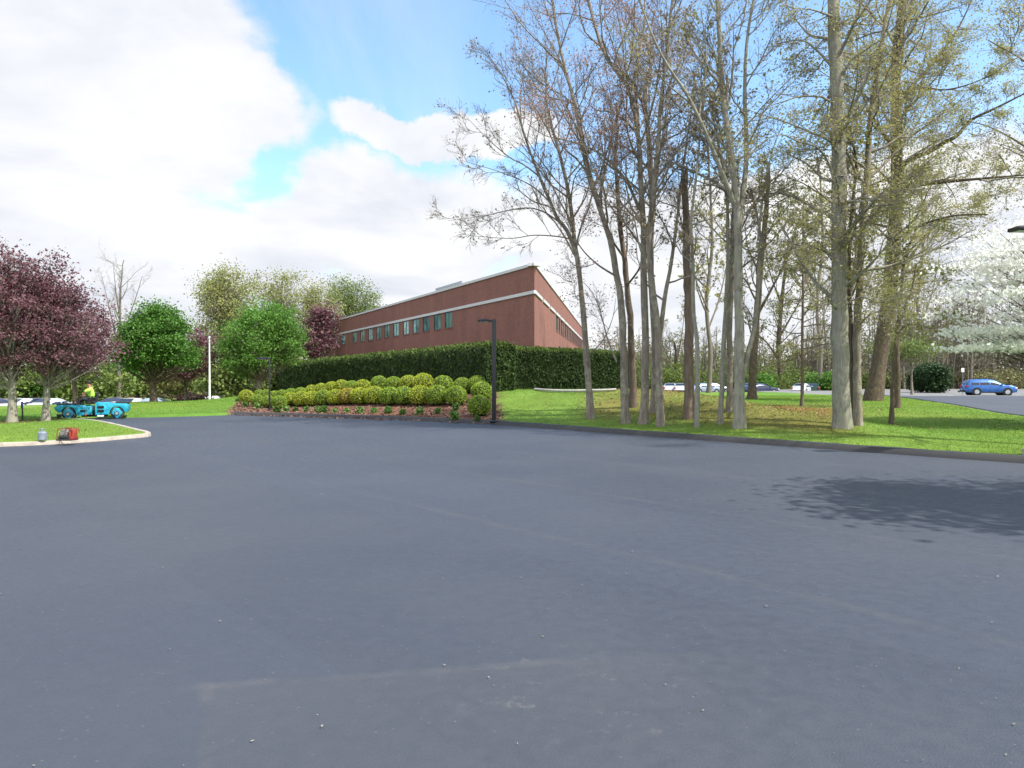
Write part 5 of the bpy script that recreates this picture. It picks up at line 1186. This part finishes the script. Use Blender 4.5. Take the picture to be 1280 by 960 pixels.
mb = MB(); mb.box((-2.5 * s, 0, 8.5 * s), (11 * s, .20, 5 * s), None, .015); mb.cyl((-4 * s, -.12, 9 * s), (-4 * s, -.08, 9 * s), 2.6 * s, None, 16); mb.cyl((0, 0, 10 * s), (0, 0, 14 * s), 2.2 * s, 1.6 * s, 12); mb.box((-5 * s, 0, 12.5 * s), (4 * s, .12, 3 * s), None, .01)
for q in range(4): mb.box((-1 * s, -.105, (6.7 + q * 1.2) * s), (5 * s, .02, .4 * s))
mb.build('engine', M['engine'], e)
mb = MB(); mb.box((6.8 * s, 0, 8.2 * s), (4.6 * s, .24, 12 * s), None, .025); mb.build('fuel_tank', M['orange'], e)
mb = MB(); mb.box((6.8 * s, 0, 2.6 * s), (5 * s, .25, 3.2 * s), None, .01); mb.build('skid_plate', M['red'], e)
mb = MB()
for y in (-.13, .13): mb.tube([(-9 * s, y, 1.5 * s), (-8.8 * s, y, 12.5 * s), (-6.5 * s, y, 15 * s), (8 * s, y, 15 * s), (10 * s, y, 13 * s), (10 * s, y, 8 * s)], .010, 6)
mb.build('carry_frame', M['red'], e)
b = hit(74, 523); t = thing('bucket', 'small black bucket on the grass left of the roller', 'bucket', b); s = b[1] / F
mb = MB(); mb.cyl((0, 0, 0), (0, 0, 5 * s), 2.4 * s, 3.0 * s, 18); mb.cyl((0, 0, 4.7 * s), (0, 0, 5.2 * s), 3.2 * s, None, 18); mb.build('pail', M['plastic_black'], t)
mb = MB(); mb.tube([(3.1 * s * math.cos(a), 0, 4.8 * s + 2.2 * s * math.sin(a)) for a in np.linspace(0, math.pi, 9)], .005, 6); mb.build('handle', M['hub'], t)

# ------------------------------------------------------------------ sky, sun, camera
SUN_AZ = (0.87, -0.50); SUN_EL = R_(52)
wd = bpy.data.worlds.new('World'); sc.world = wd; wd.use_nodes = True; nt = wd.node_tree; nt.nodes.clear()
out = N(nt, 'ShaderNodeOutputWorld'); bg = N(nt, 'ShaderNodeBackground'); L(nt, bg.outputs[0], out.inputs[0])
sky = N(nt, 'ShaderNodeTexSky'); sky.sky_type = 'NISHITA'; sky.sun_disc = False; sky.sun_elevation = SUN_EL
sky.sun_rotation = math.atan2(SUN_AZ[0], SUN_AZ[1]); sky.air_density = 1.0; sky.dust_density = .6; sky.ozone_density = 1.2
vec = N(nt, 'ShaderNodeTexCoord').outputs['Generated']
sx = N(nt, 'ShaderNodeSeparateXYZ'); L(nt, vec, sx.inputs[0])
az = mth(nt, 'ARCTAN2', sx.outputs[0], sx.outputs[1]); el = mth(nt, 'ARCSINE', mth(nt, 'MINIMUM', mth(nt, 'MAXIMUM', sx.outputs[2], -1), 1))
# noise on a cloud deck
zc = mth(nt, 'ADD', mth(nt, 'MAXIMUM', sx.outputs[2], 0), .22)
cb = N(nt, 'ShaderNodeCombineXYZ'); L(nt, mth(nt, 'DIVIDE', sx.outputs[0], zc), cb.inputs[0]); L(nt, mth(nt, 'DIVIDE', sx.outputs[1], zc), cb.inputs[1])
n1 = noise(nt, cb.outputs[0], 1.6, 8, .56, .3); n2 = noise(nt, cb.outputs[0], .55, 4, .5)
mp = N(nt, 'ShaderNodeMapping'); mp.inputs['Rotation'].default_value = (0, 0, .7); mp.inputs['Scale'].default_value = (1.1, .22, 1); L(nt, cb.outputs[0], mp.inputs[0])
n3 = noise(nt, mp.outputs[0], 2.2, 6, .6, .5)
def pe(px, py):                                       # direction of a cloud as azimuth, elevation
    d = ray(px, py); d = d / np.linalg.norm(d); return math.atan2(d[0], d[1]), math.asin(d[2])
wn = N(nt, 'ShaderNodeTexNoise'); wn.inputs['Scale'].default_value = 5.5; wn.inputs['Detail'].default_value = 7; wn.inputs['Roughness'].default_value = .6; L(nt, vec, wn.inputs['Vector'])
ws = N(nt, 'ShaderNodeSeparateColor'); L(nt, wn.outputs['Color'], ws.inputs[0])
azw = mth(nt, 'ADD', az, mth(nt, 'MULTIPLY', mth(nt, 'SUBTRACT', ws.outputs[0], .5), .20)); elw = mth(nt, 'ADD', el, mth(nt, 'MULTIPLY', mth(nt, 'SUBTRACT', ws.outputs[1], .5), .16))
def blob(px, py, rx, ry, rot=0.0):
    a0, e0 = pe(px, py); da = mth(nt, 'SUBTRACT', azw, a0); de = mth(nt, 'SUBTRACT', elw, e0)
    c, s = math.cos(rot), math.sin(rot)
    u = mth(nt, 'ADD', mth(nt, 'MULTIPLY', da, c / rx), mth(nt, 'MULTIPLY', de, s / rx)); v = mth(nt, 'ADD', mth(nt, 'MULTIPLY', da, -s / ry), mth(nt, 'MULTIPLY', de, c / ry))
    return mth(nt, 'SUBTRACT', 1.0, mth(nt, 'SQRT', mth(nt, 'ADD', mth(nt, 'MULTIPLY', u, u), mth(nt, 'MULTIPLY', v, v))))
BL = [(10, 30, .29, .27), (225, 150, .17, .10), (110, 315, .36, .085), (480, 290, .20, .10), (560, 168, .17, .035), (900, 330, .40, .14), (1240, 330, .30, .16), (640, 420, .9, .09)]
cov = None
for b_ in BL:
    q = blob(*b_); cov = q if cov is None else mth(nt, 'MAXIMUM', cov, q)
cov = mth(nt, 'SUBTRACT', cov, mth(nt, 'MULTIPLY', mth(nt, 'MAXIMUM', blob(330, 215, .11, .05, -.35), 0), .36))
# clouds elsewhere round the sky, made brighter where unseen to add fill light
outside = mth(nt, 'SUBTRACT', mth(nt, 'MULTIPLY', n2, 2.2), .95)
beh = mrange(nt, mth(nt, 'ABSOLUTE', az), .75, 1.0)
cov = mth(nt, 'ADD', mth(nt, 'MULTIPLY', cov, mth(nt, 'SUBTRACT', 1, beh)), mth(nt, 'MULTIPLY', outside, beh))
dens = mrange(nt, mth(nt, 'ADD', cov, mth(nt, 'MULTIPLY', mth(nt, 'SUBTRACT', n1, .5), .95)), -.05, .19)
wisp = mth(nt, 'ADD', mth(nt, 'MULTIPLY', mrange(nt, n3, .45, .8), .36), .05)
ccol = ramp(nt, mth(nt, 'ADD', mth(nt, 'MULTIPLY', n1, .6), mth(nt, 'MULTIPLY', n2, .4)), [(.40, (3.4, 3.58, 3.95)), (.52, (4.3, 4.37, 4.52)), (.63, (5.3, 5.3, 5.3))])
skyc = mixc(nt, 1.0, sky.outputs[0], (1.2, 1.42, 1.5), 'MULTIPLY')
c = mixc(nt, wisp, skyc, (3.7, 4.1, 4.5)); ccol = mixc(nt, beh, ccol, (6.6, 6.6, 6.7)); c = mixc(nt, dens, c, ccol)
L(nt, c, bg.inputs[0]); bg.inputs[1].default_value = .1

ld = bpy.data.lights.new('sun', 'SUN'); ld.energy = 3.4; ld.angle = R_(.53); ld.color = (1, .955, .88)
so = bpy.data.objects.new('sun', ld); C.objects.link(so)
d = Vector((SUN_AZ[0] * math.cos(SUN_EL), SUN_AZ[1] * math.cos(SUN_EL), math.sin(SUN_EL)))
so.rotation_euler = d.to_track_quat('Z', 'Y').to_euler(); so.location = (10, -10, 30)
cd = bpy.data.cameras.new('camera'); cam = bpy.data.objects.new('camera', cd); C.objects.link(cam)
cd.sensor_width = 36; cd.lens = F / 1280 * 36; cd.clip_end = 4000; cd.clip_start = .05
cam.location = (0, 0, EYE); cam.rotation_euler = (math.pi / 2 - PITCH, 0, 0); sc.camera = cam
vs = sc.view_settings; sc.display_settings.display_device = 'sRGB'
vs.view_transform = 'Standard'; vs.look = 'None'; vs.exposure = 1.2; vs.gamma = 1
sc.render.engine = 'CYCLES'; sc.cycles.use_denoising = True; sc.cycles.max_bounces = 6; sc.cycles.transparent_max_bounces = 4
sc.cycles.diffuse_bounces = 3; sc.cycles.glossy_bounces = 2; sc.cycles.transmission_bounces = 3; sc.cycles.use_adaptive_sampling = True; sc.cycles.adaptive_threshold = .02
